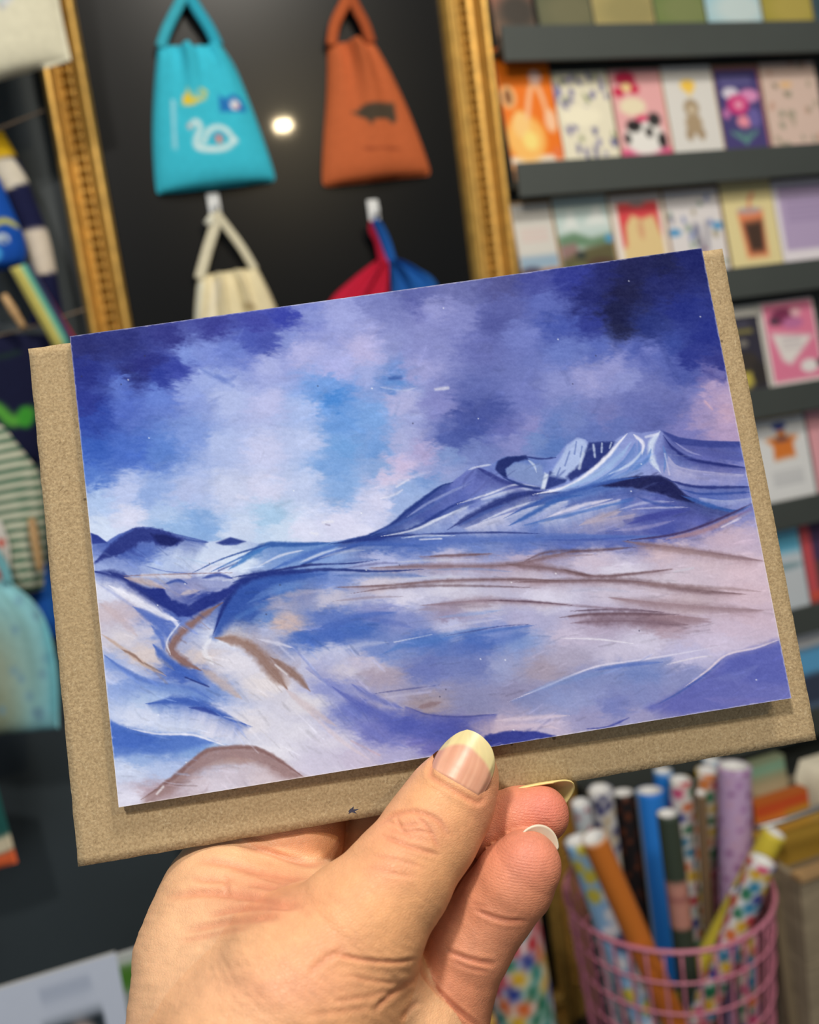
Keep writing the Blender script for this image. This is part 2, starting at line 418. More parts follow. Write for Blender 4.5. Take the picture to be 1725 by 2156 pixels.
def p_navyflower(c):
    c.rect(0, 0, 1, .045, (206, 140, 120)); c.rect(.96, 0, 1, 1, (190, 110, 110))
    c.lines(.10, .80, (.14, .20), (150, 150, 205), .035, .5)
    c.ell(.30, .32, .18, .07, (226, 220, 236)); c.ell(.70, .36, .22, .08, (226, 150, 200)); c.ell(.42, .46, .24, .12, (214, 60, 130)); c.ell(.44, .46, .10, .05, (240, 160, 190))
    c.ell(.5, .66, .16, .07, (240, 150, 170)); c.ell(.74, .62, .14, .12, (110, 100, 170)); c.ell(.14, .56, .08, .06, (200, 120, 180))
    for a in (.2, .36, .56, .74): c.stroke([(a, .78), (.48, .90)], .05, (96, 150, 140), ns=0, taper=False)
def p_botanic(c):
    c.dots(26, .05, [(150, 150, 130), (170, 160, 140), (140, 130, 110), (196, 150, 130)], 9, (0, 0, 1, 1), .8, .8); c.ell(.42, .26, .12, .03, (236, 190, 130))
def p_seasmall(c):
    c.lines(.14, .84, (.30, .36, .42), (222, 190, 186), .03, .7); c.rect(0, .60, 1, .75, (150, 176, 198), 1, .03); c.ell(.25, .78, .3, .06, (70, 70, 100)); c.rect(0, .78, 1, 1, (122, 92, 84), 1, .03); c.ell(.75, .80, .3, .05, (170, 116, 90))
def p_landscape(c):
    c.rect(0, 0, 1, .45, (196, 216, 214)); c.poly([(.1, .36), (.3, .14), (.42, .36)], (228, 234, 232), soft=.05); c.poly([(.5, .34), (.8, .1), (.98, .34)], (230, 236, 234), soft=.05)
    c.poly([(0, .44), (.3, .40), (.6, .48), (1, .44), (1, .58), (0, .56)], (104, 140, 110), soft=.03); c.poly([(0, .54), (.3, .52), (.36, .66), (0, .72)], (150, 120, 118), soft=.03)
    c.poly([(0, .70), (.5, .58), (1, .54), (1, 1), (0, 1)], (96, 92, 62), soft=.03); c.ell(.36, .66, .10, .05, (50, 60, 56)); c.ell(.94, .50, .09, .05, (80, 156, 200)); c.ell(.7, .8, .3, .1, (84, 64, 50)); c.ell(.3, .84, .2, .08, (110, 120, 70))
def p_cake(c):
    c.rect(.12, .10, .92, .92, (232, 206, 150)); c.poly([(.12, .10), (.92, .10), (.90, .52), (.80, .26), (.55, .30), (.38, .24), (.24, .36), (.20, .60), (.13, .62)], (226, 74, 82), soft=.02)
    c.ell(.52, .12, .16, .03, (150, 130, 130)); c.ell(.52, .42, .06, .12, (222, 170, 130)); c.rect(.14, .88, .92, 1.0, (80, 120, 96))
def p_birds(c):
    c.dots(20, .05, [(140, 140, 160), (120, 150, 130), (190, 90, 110), (110, 130, 190), (160, 150, 120)], 12, (.05, .05, .95, .95), .8, .9)
    c.ell(.08, .50, .14, .05, (90, 160, 210)); c.ell(.92, .46, .12, .05, (90, 160, 210)); c.stroke([(.50, .45), (.55, .75)], .10, (130, 130, 150), ns=0); c.stroke([(.70, .42), (.66, .72)], .07, (150, 150, 165), ns=0)
def p_coffee(c):
    c.rect(0, 0, .97, .03, (240, 234, 214)); c.poly([(.26, .38), (.76, .36), (.74, .90), (.32, .90)], (236, 140, 96), soft=.03)
    c.poly([(.34, .50), (.72, .48), (.68, .84), (.40, .84)], (74, 54, 44), soft=.04); c.ell(.5, .36, .25, .04, (190, 170, 170)); c.stroke([(.50, .36), (.54, .24), (.64, .16)], .05, (226, 120, 90), ns=0)
def p_lilac(c):
    c.rect(.08, .08, .98, .86, (186, 168, 206)); c.lines(.2, .85, (.26, .32, .38, .44, .50), (150, 132, 176), .025, .7)
def p_nightyellow(c):
    c.lines(.1, .8, (.10,), (90, 90, 110), .05, .8); c.lines(.1, .85, (.20,), (170, 160, 80), .06, .7); c.ell(.30, .80, .5, .22, (196, 180, 82)); c.ell(.62, .62, .24, .14, (60, 54, 50)); c.ell(.62, .36, .10, .05, (130, 126, 120)); c.ell(.85, .80, .16, .18, (50, 46, 46))
def p_pinkrabbit(c):
    c.rect(.04, .03, .97, .97, (232, 130, 164)); c.ell(.40, .20, .24, .10, (130, 52, 90)); c.ell(.56, .28, .20, .07, (200, 120, 170)); c.ell(.22, .24, .10, .05, (90, 60, 80)); c.ell(.64, .16, .10, .05, (240, 190, 200))
    c.poly([(.12, .38), (.90, .46), (.40, .78), (.26, .72)], (238, 232, 230), soft=.03); c.lines(.30, .66, (.46, .52, .58), (180, 170, 180), .022, .7); c.ell(.74, .82, .17, .08, (240, 236, 236)); c.ell(.98, .80, .10, .05, (70, 50, 60))
def p_star(c):
    s = [(.5 + (.34 if k % 2 == 0 else .17) * math.sin(k * math.pi / 5), .32 - (.22 if k % 2 == 0 else .11) * math.cos(k * math.pi / 5)) for k in range(10)]
    c.poly(s, (226, 128, 52), soft=.03); c.poly([(.32, .26), (.70, .26), (.72, .50), (.30, .52)], (226, 128, 52), soft=.03); c.ell(.48, .10, .14, .05, (52, 74, 160)); c.ell(.50, .27, .16, .03, (96, 70, 80))
    c.lines(.20, .82, (.68, .73, .78, .83), (176, 178, 184), .022, .8)
def p_sea(c):
    c.rect(0, 0, 1, .30, (104, 190, 226), 1, .06); c.ell(.5, .48, .5, .05, (140, 170, 180)); c.rect(0, .56, 1, .97, (206, 214, 222), 1, .05)
def p_redbook(c):
    c.rect(0, 0, .2, 1, (206, 84, 92)); c.rect(.2, 0, 1, .5, (76, 56, 92)); c.rect(.2, .5, 1, .88, (96, 70, 72)); c.rect(0, .88, 1, 1, (214, 88, 70)); c.ell(.6, .42, .2, .1, (190, 120, 90))
def p_bluetop(c):
    c.rect(0, 0, 1, .25, (232, 234, 238)); c.rect(0, .27, 1, .62, (96, 170, 220), 1, .05); c.rect(0, .6, 1, 1, (56, 66, 88), 1, .05)
def p_text(c): c.lines(.2, .8, (.3, .37, .44), (170, 160, 170), .02, .7)
def p_field(a, b, d):
    def g(c):
        c.poly([(0, .1), (.5, .2), (1, .05), (1, .7), (0, .75)], a, soft=.1); c.ell(.6, .8, .5, .2, b, 1, .4); c.ell(.25, .5, .25, .12, d, .8, .5)
    return g
SG = 'landscape cards on the top ledge'
R0 = [('brown and rust landscape card at the left end of the top ledge', 1022, 1124, (126, 96, 76), p_field((176, 110, 90), (62, 56, 50), (150, 130, 110))),
      ('dull green field card on the top ledge, second from the gilt frame', 1134, 1246, (96, 98, 72), p_field((92, 96, 70), (110, 108, 80), (70, 74, 56))),
      ('straw coloured card on the top ledge', 1250, 1376, (168, 154, 100), p_field((176, 160, 104), (150, 140, 92), (190, 176, 120))),
      ('leaf green card on the top ledge', 1380, 1484, (110, 128, 72), p_field((104, 124, 70), (122, 132, 84), (90, 110, 60))),
      ('pale blue seascape card with white foam on the top ledge', 1488, 1602, (160, 200, 212), p_field((146, 196, 214), (196, 214, 216), (220, 226, 222))),
      ('olive card with a dark spot on the top ledge', 1606, 1710, (158, 148, 60), p_field((160, 150, 62), (176, 160, 80), (70, 56, 40))),
      ('dark teal card at the right end of the top ledge', 1714, 1800, (62, 88, 98), p_field((60, 86, 96), (50, 70, 80), (90, 110, 110)))]
for lb, a, b, bg, fn in R0: rack_card('greeting_card', lb, 0, a, b, 40, 0.148, fn, bg)
rack_card('greeting_card', 'tall orange greeting card with pale tentacled drawing next to the gilt frame', 1, 1032, 1184, 335, 0.185, p_orange, (240, 120, 18), fwd=.004)
rack_card('greeting_card', 'cream greeting card with small blue flowers beside the orange card', 1, 1188, 1303, 330, 0.145, p_floral, (236, 230, 206))
rack_card('greeting_card', 'pink greeting card with strawberries and a black and white cow', 1, 1308, 1414, 326, 0.145, p_cow, (236, 176, 178), env=(.002, .002))
rack_card('greeting_card', 'white greeting card with a small brown bear and a yellow star', 1, 1418, 1522, 320, 0.148, p_bear, (226, 224, 220))
rack_card('greeting_card', 'navy greeting card with a large pink flower', 1, 1526, 1620, 314, 0.145, p_navyflower, (74, 66, 124), env=(.001, .003))
rack_card('greeting_card', 'beige greeting card scattered with small leaf sprigs', 1, 1624, 1738, 308, 0.148, p_botanic, (222, 196, 184))
rack_card('greeting_card', 'pale grey greeting card with pink lettering over a small sea view', 2, 1082, 1182, 585, 0.140, p_seasmall, (214, 212, 206), env=(.001, .005))
rack_card('greeting_card', 'greeting card painted with green hills under white clouds', 2, 1188, 1302, 580, 0.146, p_landscape, (200, 216, 214), env=(.002, .004))
rack_card('greeting_card', 'white bordered greeting card with a red iced yellow cake', 2, 1307, 1415, 575, 0.142, p_cake, (240, 232, 226), env=(.002, .004))
rack_card('greeting_card', 'white greeting card scattered with small birds and plants', 2, 1421, 1534, 570, 0.142, p_birds, (230, 226, 228), env=(.002, .004))
rack_card('greeting_card', 'cream greeting card with an iced coffee cup standing higher than its neighbours', 2, 1538, 1644, 564, 0.152, p_coffee, (234, 220, 164), fwd=.003)
rack_card('greeting_card', 'white bordered lilac greeting card with lines of text', 2, 1648, 1764, 556, 0.145, p_lilac, (238, 232, 240))
rack_card('greeting_card', 'dark navy and yellow night greeting card beside the pink card', 3, 1510, 1614, 822, 0.128, p_nightyellow, (52, 50, 66), fwd=.004)
rack_card('greeting_card', 'plain white greeting card standing behind the navy and yellow one', 3, 1512, 1640, 822, 0.148, p_text, (236, 234, 226), fwd=0)
rack_card('greeting_card', 'bright pink greeting card with a white speech panel', 3, 1618, 1728, 808, 0.148, p_pinkrabbit, (240, 232, 230), fwd=.008)
rack_card('greeting_card', 'white greeting card with an orange star wearing a blue cap', 4, 1610, 1716, 1050, 0.145, p_star, (232, 234, 236), env=(-.003, .004))
rack_card('greeting_card', 'pale pink greeting card to the right of the orange star card', 4, 1720, 1830, 1036, 0.148, p_text, (236, 170, 180))
rack_card('greeting_card', 'sky blue and white sea greeting card beside a red edged one', 5, 1595, 1702, 1280, 0.140, p_sea, (206, 216, 226))
rack_card('greeting_card', 'dark greeting card with a red edge at the right end of its ledge', 5, 1704, 1810, 1268, 0.142, p_redbook, (86, 60, 80))
rack_card('greeting_card', 'white, sky blue and navy banded greeting card on the lowest ledge', 6, 1640, 1760, 1500, 0.142, p_bluetop, (120, 150, 180))
# ------------------------------------------------------------------ cloth things: a puffed sheet between a left and a right outline
def puff(left, right, y, thick, nu, nv, paint=None, fold=None, squash=1.0, pxspace=True, power=0.5, back=0.15):
    """left/right: pixel polylines seen against the plane Y=y (real size follows from it); returns closed mesh"""
    Lp = resample(left, nv); Rp = resample(right, nv)
    Lw = np.array([onY(p[0], p[1], y) for p in Lp]); Rw = np.array([onY(p[0], p[1], y) for p in Rp])
    u = np.linspace(0, 1, nu); vv = np.linspace(0, 1, nv)
    U, Vv = np.meshgrid(u, vv)
    P = Lw[:, None] * (1 - u)[None, :, None] + Rw[:, None] * u[None, :, None]
    b = np.clip(4 * U * (1 - U), 0, 1) ** power * np.clip(1 - (np.abs(2 * Vv - 1)) ** 8, 0, 1) ** 0.5
    off = thick * b
    if fold is not None: off = off + fold(U, Vv)
    off = np.where((U == 0) | (U == 1), 0, off)
    fr = P.copy(); fr[..., 1] = y - off
    bk = P.copy(); bk[..., 1] = y + thick * back * b
    n = nu * nv
    V = np.concatenate([fr.reshape(-1, 3), bk.reshape(-1, 3)])
    g = grid_faces(nv, nu)
    Fc = np.concatenate([g, (g + n)[:, ::-1]])
    a = np.arange(n).reshape(nv, nu)
    def strip(e, rev):
        q = np.stack([e[:-1], e[1:], e[1:] + n, e[:-1] + n], 1); return q[:, ::-1] if rev else q
    Fc = np.concatenate([Fc, strip(a[0], False), strip(a[-1], True), strip(a[:, 0], True), strip(a[:, -1], False)])
    cols = None
    if paint is not None:
        c = paint(U.ravel(), Vv.ravel(), P.reshape(-1, 3)); cols = np.concatenate([c, c])
    return V, Fc, cols
def px_paint(fn, bg, x0, y0, x1, y1, sc=1.0):
    """flat print laid out on the cloth itself"""
    c = Cv(x0, y0, x1, y1, sc, bg); fn(c)
    def g(U, Vv, P):
        x, y, _ = proj(P); return c.sample(x, y)
    return g
def strap(pts, y, w, mat_, parent, name='strap', col=None, ratio=0.25):
    P = np.array([onY(p[0], p[1], y - (p[2] if len(p) > 2 else 0)) for p in pts])
    v, f = tube(P, w, 8, 24, True, ((0, -1, 0), ratio))
    return mesh(name, v, f, mat_, parent, True, cols=np.tile(np.array([col]), (len(v), 1)))
def hookat(px, py, parent=None, label=None):
    p = onY(px, py, BY)
    h = thing('adhesive_hook', label, 'hook', p, 'white hooks on the black board')
    v, f = box(p[0] - .009, p[0] + .009, BY - .004, BY - .0003, p[2] - .010, p[2] + .022)
    bevel(mesh('base', v, f, M['white_plastic'], h), .002)
    v, f = tube([(p[0], BY - .004, p[2] + .002), (p[0], BY - .014, p[2] - .004), (p[0], BY - .022, p[2] - .002), (p[0], BY - .024, p[2] + .007)], .003, 8, 12)
    mesh('hook_arm', v, f, M['white_plastic'], h, True)
    return h
def gathers(n, amp, reach, seed):
    def g(U, Vv):
        a = np.exp(-Vv / reach) * amp * np.clip(4 * U * (1 - U), 0, 1) ** .5
        return a * (np.sin(U * n * 2 * np.pi + seed) + 0.6 * np.sin(U * n * 3.7 * np.pi + 2 * seed))
    return g
GB = 'small drawstring bags on the black board'
# --- turquoise swan bag
def pr_teal(c):
    c.stroke([(362, 225), (366, 322)], 7, (190, 226, 240), .8, ns=.5, nscale=7)
    c.poly([(380, 232), (392, 200), (403, 222), (420, 200), (432, 205), (428, 222), (400, 236)], (226, 206, 70), soft=2)
    c.ell(415, 212, 11, 9, (120, 196, 196)); c.ell(388, 222, 7, 8, (236, 200, 40))
    c.poly([(456, 212), (470, 220), (485, 210), (500, 214), (516, 238), (512, 246), (458, 248)], (34, 116, 190), soft=2); c.ell(490, 232, 9, 10, (230, 236, 240)); c.ell(494, 236, 4, 5, (220, 120, 110))
    c.stroke([(396, 280), (408, 268), (418, 282), (410, 305), (414, 322), (440, 326), (470, 322), (490, 306)], (9, 11, 11, 11), (232, 240, 240), ns=.15, taper=False)
    c.stroke([(424, 312), (436, 288), (456, 280), (474, 288), (488, 306)], 10, (232, 240, 240), ns=.15, taper=False)
    c.stroke([(440, 312), (450, 294), (464, 296), (470, 308)], 6, (60, 150, 190), ns=.1); c.ell(456, 306, 6, 9, (226, 130, 110)); c.ell(396, 278, 4, 4, (226, 140, 120))
tb = thing('drawstring_bag', 'turquoise drawstring bag printed with a white swan, blue whale and yellow duck', 'bag', onY(440, 405, BY), GB)
v, f, c = puff([(332, 97), (324, 200), (322, 300), (329, 398), (340, 409)], [(466, 95), (500, 152), (548, 275), (578, 368), (572, 384)], BY - .004, .030, 44, 60,
               px_paint(pr_teal, (58, 190, 216), 310, 80, 590, 420), gathers(2.5, .010, .22, 1.0))
mesh('bag_body', v, f, M['cloth'], tb, True, c)
strap([(338, 100, .012), (352, 60, .014), (378, 8, .016), (392, -22, .018)], BY - .004, .0075, M['cloth'], tb, col=(60, 170, 190))
strap([(460, 98, .012), (440, 58, .014), (412, 14, .016), (392, -24, .018)], BY - .004, .0085, M['cloth'], tb, col=(44, 160, 186))
hookat(392, -22, None, 'white adhesive hook above the turquoise swan bag')
# --- rust pig bag
def pr_rust(c):
    c.poly([(748, 238), (760, 232), (822, 226), (826, 262), (818, 272), (806, 262), (778, 264), (772, 274), (762, 262), (742, 252)], (72, 62, 50), soft=2)
    c.lines(756, 834, (323,), (150, 70, 40), 7, .7); c.stroke([(742, 248), (734, 246)], 5, (72, 62, 50), ns=0)
rb = thing('drawstring_bag', 'rust brown drawstring bag printed with a dark standing pig', 'bag', onY(790, 392, BY), GB)
v, f, c = puff([(690, 92), (688, 200), (681, 300), (679, 380), (690, 394)], [(785, 85), (828, 165), (872, 262), (904, 352), (902, 370)], BY - .004, .028, 44, 60,
               px_paint(pr_rust, (190, 98, 56), 670, 70, 915, 405), gathers(1.6, .012, .42, 2.2))
mesh('bag_body', v, f, M['cloth'], rb, True, c)
strap([(698, 96, .012), (706, 50, .014), (728, 4, .016), (736, -24, .018)], BY - .004, .0085, M['cloth'], rb, col=(176, 88, 48))
strap([(782, 90, .012), (768, 50, .014), (746, 8, .016), (735, -26, .018)], BY - .004, .0085, M['cloth'], rb, col=(160, 78, 42))
hookat(735, -22, None, 'white adhesive hook above the rust brown bag')
# --- cream bag
def pr_cream(c):
    c.stroke([(452, 600), (440, 700)], 14, (240, 236, 224), .6); c.stroke([(500, 600), (520, 700)], 12, (206, 192, 150), .6); c.ell(520, 650, 14, 10, (150, 130, 90), .6); c.stroke([(420, 600), (412, 690)], 10, (226, 236, 232), .7)
cb = thing('drawstring_bag', 'cream cotton drawstring bag hanging under the turquoise one', 'bag', onY(520, 860, BY), GB)
v, f, c = puff([(416, 582), (410, 660), (410, 760), (420, 856)], [(541, 562), (572, 625), (610, 720), (648, 820)], BY - .004, .026, 40, 50,
               px_paint(pr_cream, (226, 214, 176), 390, 540, 670, 880), gathers(3.5, .009, .5, .4))
mesh('bag_body', v, f, M['cloth'], cb, True, c)
strap([(420, 588, .010), (436, 530, .014), (454, 470, .018), (452, 448, .020)], BY - .004, .0080, M['cloth'], cb, col=(222, 216, 190))
strap([(537, 568, .010), (508, 520, .014), (474, 474, .018), (453, 447, .021)], BY - .004, .0065, M['cloth'], cb, col=(214, 208, 182))
v, f = tube([onY(446, 455, BY - .024), onY(440, 468, BY - .020), onY(448, 478, BY - .018)], (.004, .008, .004), 8)
mesh('knot', v, f, M['cloth'], cb, True, np.tile(np.array([[226, 226, 210]]), (len(v), 1)))
hookat(452, 440, None, 'white adhesive hook carrying the cream bag')
# --- red and blue bags on one hook
for nm, lb, L, R, S1, S2, col, dark, dy in (
    ('drawstring_bag', 'crimson cloth bag sharing a hook with the blue one', [(796, 545), (740, 588), (690, 640), (670, 720), (672, 820)], [(812, 546), (820, 590), (822, 650), (824, 740), (826, 815)],
     [(804, 552, .012), (796, 510, .014), (784, 486, .018), (786, 466, .022)], [(808, 556, .012), (806, 510, .013), (796, 480, .018), (787, 466, .022)], (186, 26, 56), (160, 20, 50), .004),
    ('drawstring_bag', 'royal blue cloth bag sharing a hook with the crimson one', [(812, 548), (824, 590), (826, 650), (828, 740), (830, 815)], [(828, 546), (880, 566), (922, 600), (944, 700), (956, 800)],
     [(822, 556, .012), (812, 520, .014), (800, 488, .018), (789, 464, .024)], [(830, 556, .012), (816, 510, .014), (802, 480, .018), (789, 463, .024)], (28, 92, 172), (22, 76, 150), .004)):
    t = thing(nm, lb, 'bag', onY((L[-1][0] + R[-1][0]) / 2, 820, BY), GB)
    bgc = np.array(col)
    v, f, c = puff(L, R, BY - dy, .022, 30, 44, lambda U, Vv, P, b=bgc: np.tile(b[None].astype(float), (len(U), 1)), gathers(2.5, .008, .6, 1.3))
    mesh('bag_body', v, f, M['cloth'], t, True, c)
    strap(S1, BY - .004, .0060, M['cloth'], t, col=dark); strap(S2, BY - .004, .0060, M['cloth'], t, col=col)
hookat(787, 452, None, 'white adhesive hook carrying the crimson and blue bags')

# ------------------------------------------------------------------ left: socks and cloths pegged on twine before the slate wall
LY = 1.30
def cloth_thing(name, label, cat, L, R, y, thick, fn, bg, nu=26, nv=60, fold=None, group=None, ext=(-160, 0, 300, 2000), sc=.6):
    v, f, c = puff(L, R, y, thick, nu, nv, px_paint(fn, bg, ext[0], ext[1], ext[2], ext[3], sc), fold)
    o = mesh(name, v, f, M['cloth'], None, True, c)
    return tag(o, label, cat, group)
# cream tote at the top left corner
tt = thing('tote_bag', 'cream canvas tote hanging in front of the gilt frame at the upper left', 'tote bag', onY(40, 160, 1.22))
def pr_tote(c):
    c.rect(-20, -20, 12, 14, (150, 196, 186), 1, 3); c.poly([(0, 22), (28, -4), (36, 8), (8, 38)], (176, 182, 190), soft=3); c.poly([(6, 24), (28, 4), (32, 10), (10, 30)], (210, 214, 218), soft=2)
v, f, c = puff([(-250, -300), (-235, -100), (-215, 60), (-196, 228)], [(80, -300), (104, -150), (124, 0), (150, 128)], 1.22, .020, 40, 50, px_paint(pr_tote, (214, 211, 188), -270, -320, 170, 250), lambda U, V: .003 * np.sin(U * 9 + V * 2))
mesh('bag_body', v, f, M['cloth'], tt, True, c)
for xs in ((-190, -150, -90, -60), (20, -10, -70, -95)):
    strap([(xs[0], -290), (xs[1], -360), (xs[2], -420), (xs[3], -440)], 1.21, .010, M['cloth'], tt, col=(216, 210, 180))
def line(name, label, pts, y):
    P = [onY(a, b, y) for a, b in pts]; v, f = tube(P, .0016, 6, 30)
    return tag(mesh(name, v, f, M['twine'], None, True), label, 'twine', 'twine lines for the pegged socks')
line('twine', 'brown twine line running up to the gilt frame beside the yellow banded sock', [(-220, 372), (-60, 296), (0, 270), (94, 232)], LY - .02)
line('twine', 'brown twine line below the rainbow strap', [(-220, 780), (-60, 722), (60, 690), (178, 652)], LY - .02)
line('twine', 'brown twine line above the green striped sock', [(-220, 1270), (-60, 1170), (40, 1120), (120, 1090)], LY - .02)
SOCK = 'socks and cloths pegged on twine'
def pr_band(c):
    c.poly([(-120, 240), (30, 270), (40, 330), (-40, 356), (-120, 350)], (230, 186, 30), soft=2)
    c.poly([(-60, 352), (30, 338), (66, 385), (18, 408), (-60, 420)], (212, 204, 188), soft=2)
    c.poly([(-60, 480), (54, 490), (104, 482), (124, 574), (76, 586), (-60, 600)], (212, 200, 184), soft=2)
    c.poly([(-60, 700), (60, 690), (150, 690), (150, 730), (-60, 740)], (206, 204, 196), soft=2)
cloth_thing('striped_sock', 'navy and cream block striped sock with a yellow top', 'sock', [(-48, 282), (-20, 360), (16, 440), (50, 520), (74, 600), (60, 690)], [(6, 276), (44, 345), (78, 430), (104, 500), (122, 590), (138, 690)],
            LY + .02, .020, pr_band, (20, 24, 62), 24, 70, None, SOCK, (-160, 200, 240, 800))
def pr_blue(c):
    c.stroke([(-20, 486), (14, 470), (44, 484)], (10, 12, 8), (214, 200, 80), ns=.1); c.ell(10, 508, 13, 10, (206, 220, 228)); c.ell(12, 510, 6, 6, (40, 70, 140)); c.ell(-6, 540, 14, 16, (70, 160, 226)); c.stroke([(-40, 430), (-10, 420)], 8, (30, 120, 210))
cloth_thing('sock', 'royal blue sock with a yellow eyebrow and white eye printed on it', 'sock', [(-110, 370), (-104, 450), (-90, 530), (-70, 580)], [(-2, 372), (22, 430), (50, 500), (52, 545), (30, 566)],
            LY - .01, .022, pr_blue, (16, 76, 170), 28, 50, None, SOCK, (-160, 340, 120, 640), 1.0)
def pr_rain(c):
    for k, col in enumerate([(190, 180, 90), (216, 206, 110), (110, 190, 160), (40, 60, 90), (176, 26, 60), (30, 60, 160)]):
        o = k * 11 - 6
        c.stroke([(10 + o, 520 - o * .3), (60 + o, 610 - o * .3), (110 + o, 700 - o * .3), (140 + o, 760 - o * .3)], 13, col, ns=0, soft=.2, taper=False)
cloth_thing('rainbow_strap', 'rainbow striped strap slanting down across the navy cloth', 'strap', [(18, 566), (58, 640), (104, 716), (120, 742)], [(64, 552), (104, 622), (146, 690), (166, 722)],
            LY - .035, .008, pr_rain, (24, 30, 60), 30, 40, None, SOCK, (-20, 500, 220, 800), 1.0)
def pr_navy(c):
    c.stroke([(-30, 760), (20, 750), (50, 740)], 10, (30, 60, 40), .7); c.stroke([(-60, 842), (-4, 858), (30, 886), (64, 868)], (18, 22, 26, 24), (92, 176, 60), ns=.1, taper=False); c.ell(56, 878, 16, 22, (60, 150, 50))
cloth_thing('sock', 'dark navy sock with a bright green stripe hanging left of the kraft envelope', 'sock', [(-130, 700), (-126, 800), (-110, 900), (-90, 986)], [(120, 704), (104, 790), (92, 880), (88, 975)],
            LY - .005, .022, pr_navy, (16, 20, 52), 36, 50, None, SOCK, (-160, 680, 160, 1020), 1.0)
def pr_stripe(c):
    for k in range(26):
        y = 880 + k * 21
        c.stroke([(-140, y + 32), (-20, y + 12), (50, y), (140, y - 4)], 10, (24, 84, 60), ns=0, soft=.25, taper=False)
cloth_thing('striped_sock', 'green and cream thin striped sock hanging left of the kraft envelope', 'sock', [(-130, 900), (-90, 1000), (-30, 1100), (8, 1180), (20, 1262)], [(6, 886), (50, 950), (86, 1010), (96, 1120), (92, 1240)],
            LY - .020, .022, pr_stripe, (206, 206, 186), 40, 90, None, SOCK, (-160, 840, 160, 1300), 1.0)
cloth_thing('sock', 'plain bright blue sock end behind the green striped one', 'sock', [(40, 1160), (36, 1240), (50, 1310), (90, 1350)], [(92, 1170), (112, 1240), (122, 1300), (126, 1345)],
            LY + .015, .018, lambda c: c.stroke([(100, 1180), (110, 1300)], 10, (40, 110, 200), .6), (24, 84, 176), 20, 30, None, SOCK, (0, 1140, 160, 1380), 1.0)
cloth_thing('sock', 'pale sock with coral dots at the left edge beside the green stripes', 'sock', [(-90, 1100), (-92, 1180), (-80, 1250)], [(2, 1096), (20, 1150), (22, 1240)],
            LY - .045, .014, lambda c: (c.ell(4, 1140, 8, 9, (206, 84, 70)), c.ell(2, 1205, 9, 10, (206, 90, 80))), (206, 204, 200), 20, 26, None, SOCK, (-110, 1080, 40, 1270), 1.0)
def peg(label, a, b, y):
    p, q = onY(*a, y), onY(*b, y); d = (q - p)
    t = thing('clothes_peg', label, 'peg', q, 'wooden clothes pegs')
    for s in (-1, 1):
        n = np.array([0, s * .0042, 0])
        v, f = tube([p + n * .9, p + d * .35 + n * 1.5, p + d * .65 + n * 1.2, q + n * .8], (.0045, .0055, .005, .0040), 8, 12, True, ((0, -1, 0), .7))
        mesh('peg_arm', v, f, M['wood'], t, True)
    c0 = p + d * .45
    v, f = tube([c0 + np.array([-.006, 0, .001]), c0 + np.array([.006, 0, -.001])], .0042, 10); mesh('spring', v, f, M['steel'], t, True)
peg('wooden clothes peg on the twine beside the rainbow strap', (8, 622), (50, 690), LY - .045)
peg('wooden clothes peg beside the green striped sock', (66, 1092), (84, 1200), LY - .050)
# pale turquoise bag, lower left
def pr_pale(c):
    c.ell(-30, 1420, 96, 140, (150, 160, 140), .9, .5); c.ell(-20, 1500, 60, 60, (128, 136, 112), .8, .5)
    rs = random.Random(3)
    for k in range(16): c.ell(rs.uniform(10, 118), rs.uniform(1250, 1520), 8, 10, (110, 150, 176), .6, .4)
    c.stroke([(92, 1290), (112, 1400), (116, 1520)], 16, (120, 214, 236), .8)
pb = thing('drawstring_bag', 'pale turquoise patterned bag hanging at the left edge below the socks', 'bag', onY(0, 1540, 1.24), None)
v, f, c = puff([(-160, 1250), (-180, 1350), (-170, 1460), (-150, 1548)], [(20, 1222), (88, 1290), (118, 1400), (124, 1535)], 1.24, .040, 40, 50, px_paint(pr_pale, (140, 206, 220), -200, 1200, 150, 1570), gathers(4, .006, .5, .7))
mesh('bag_body', v, f, M['cloth'], pb, True, c)
strap([(18, 1226, .012), (6, 1190, .012), (-20, 1150, .012)], 1.235, .006, M['cloth'], pb, col=(110, 170, 180)); strap([(-150, 1256, .012), (-90, 1190, .012), (-22, 1150, .012)], 1.235, .006, M['cloth'], pb, col=(110, 170, 180))
def pr_pen(c):
    c.rect(-160, 1600, 60, 1745, (30, 86, 84), 1, 3); c.poly([(-160, 1800), (60, 1744), (60, 1776), (-160, 1830)], (206, 196, 170), soft=3); c.poly([(-160, 1832), (60, 1778), (60, 1870), (-160, 1880)], (226, 104, 60), soft=3)
cloth_thing('pennant', 'teal, cream and orange banded cloth hanging at the lower left edge', 'cloth', [(-140, 1620), (-146, 1720), (-138, 1868)], [(-10, 1640), (14, 1730), (37, 1816)], 1.25, .012, pr_pen, (40, 90, 86), 26, 36, None, None, (-170, 1590, 70, 1890), 1.0)
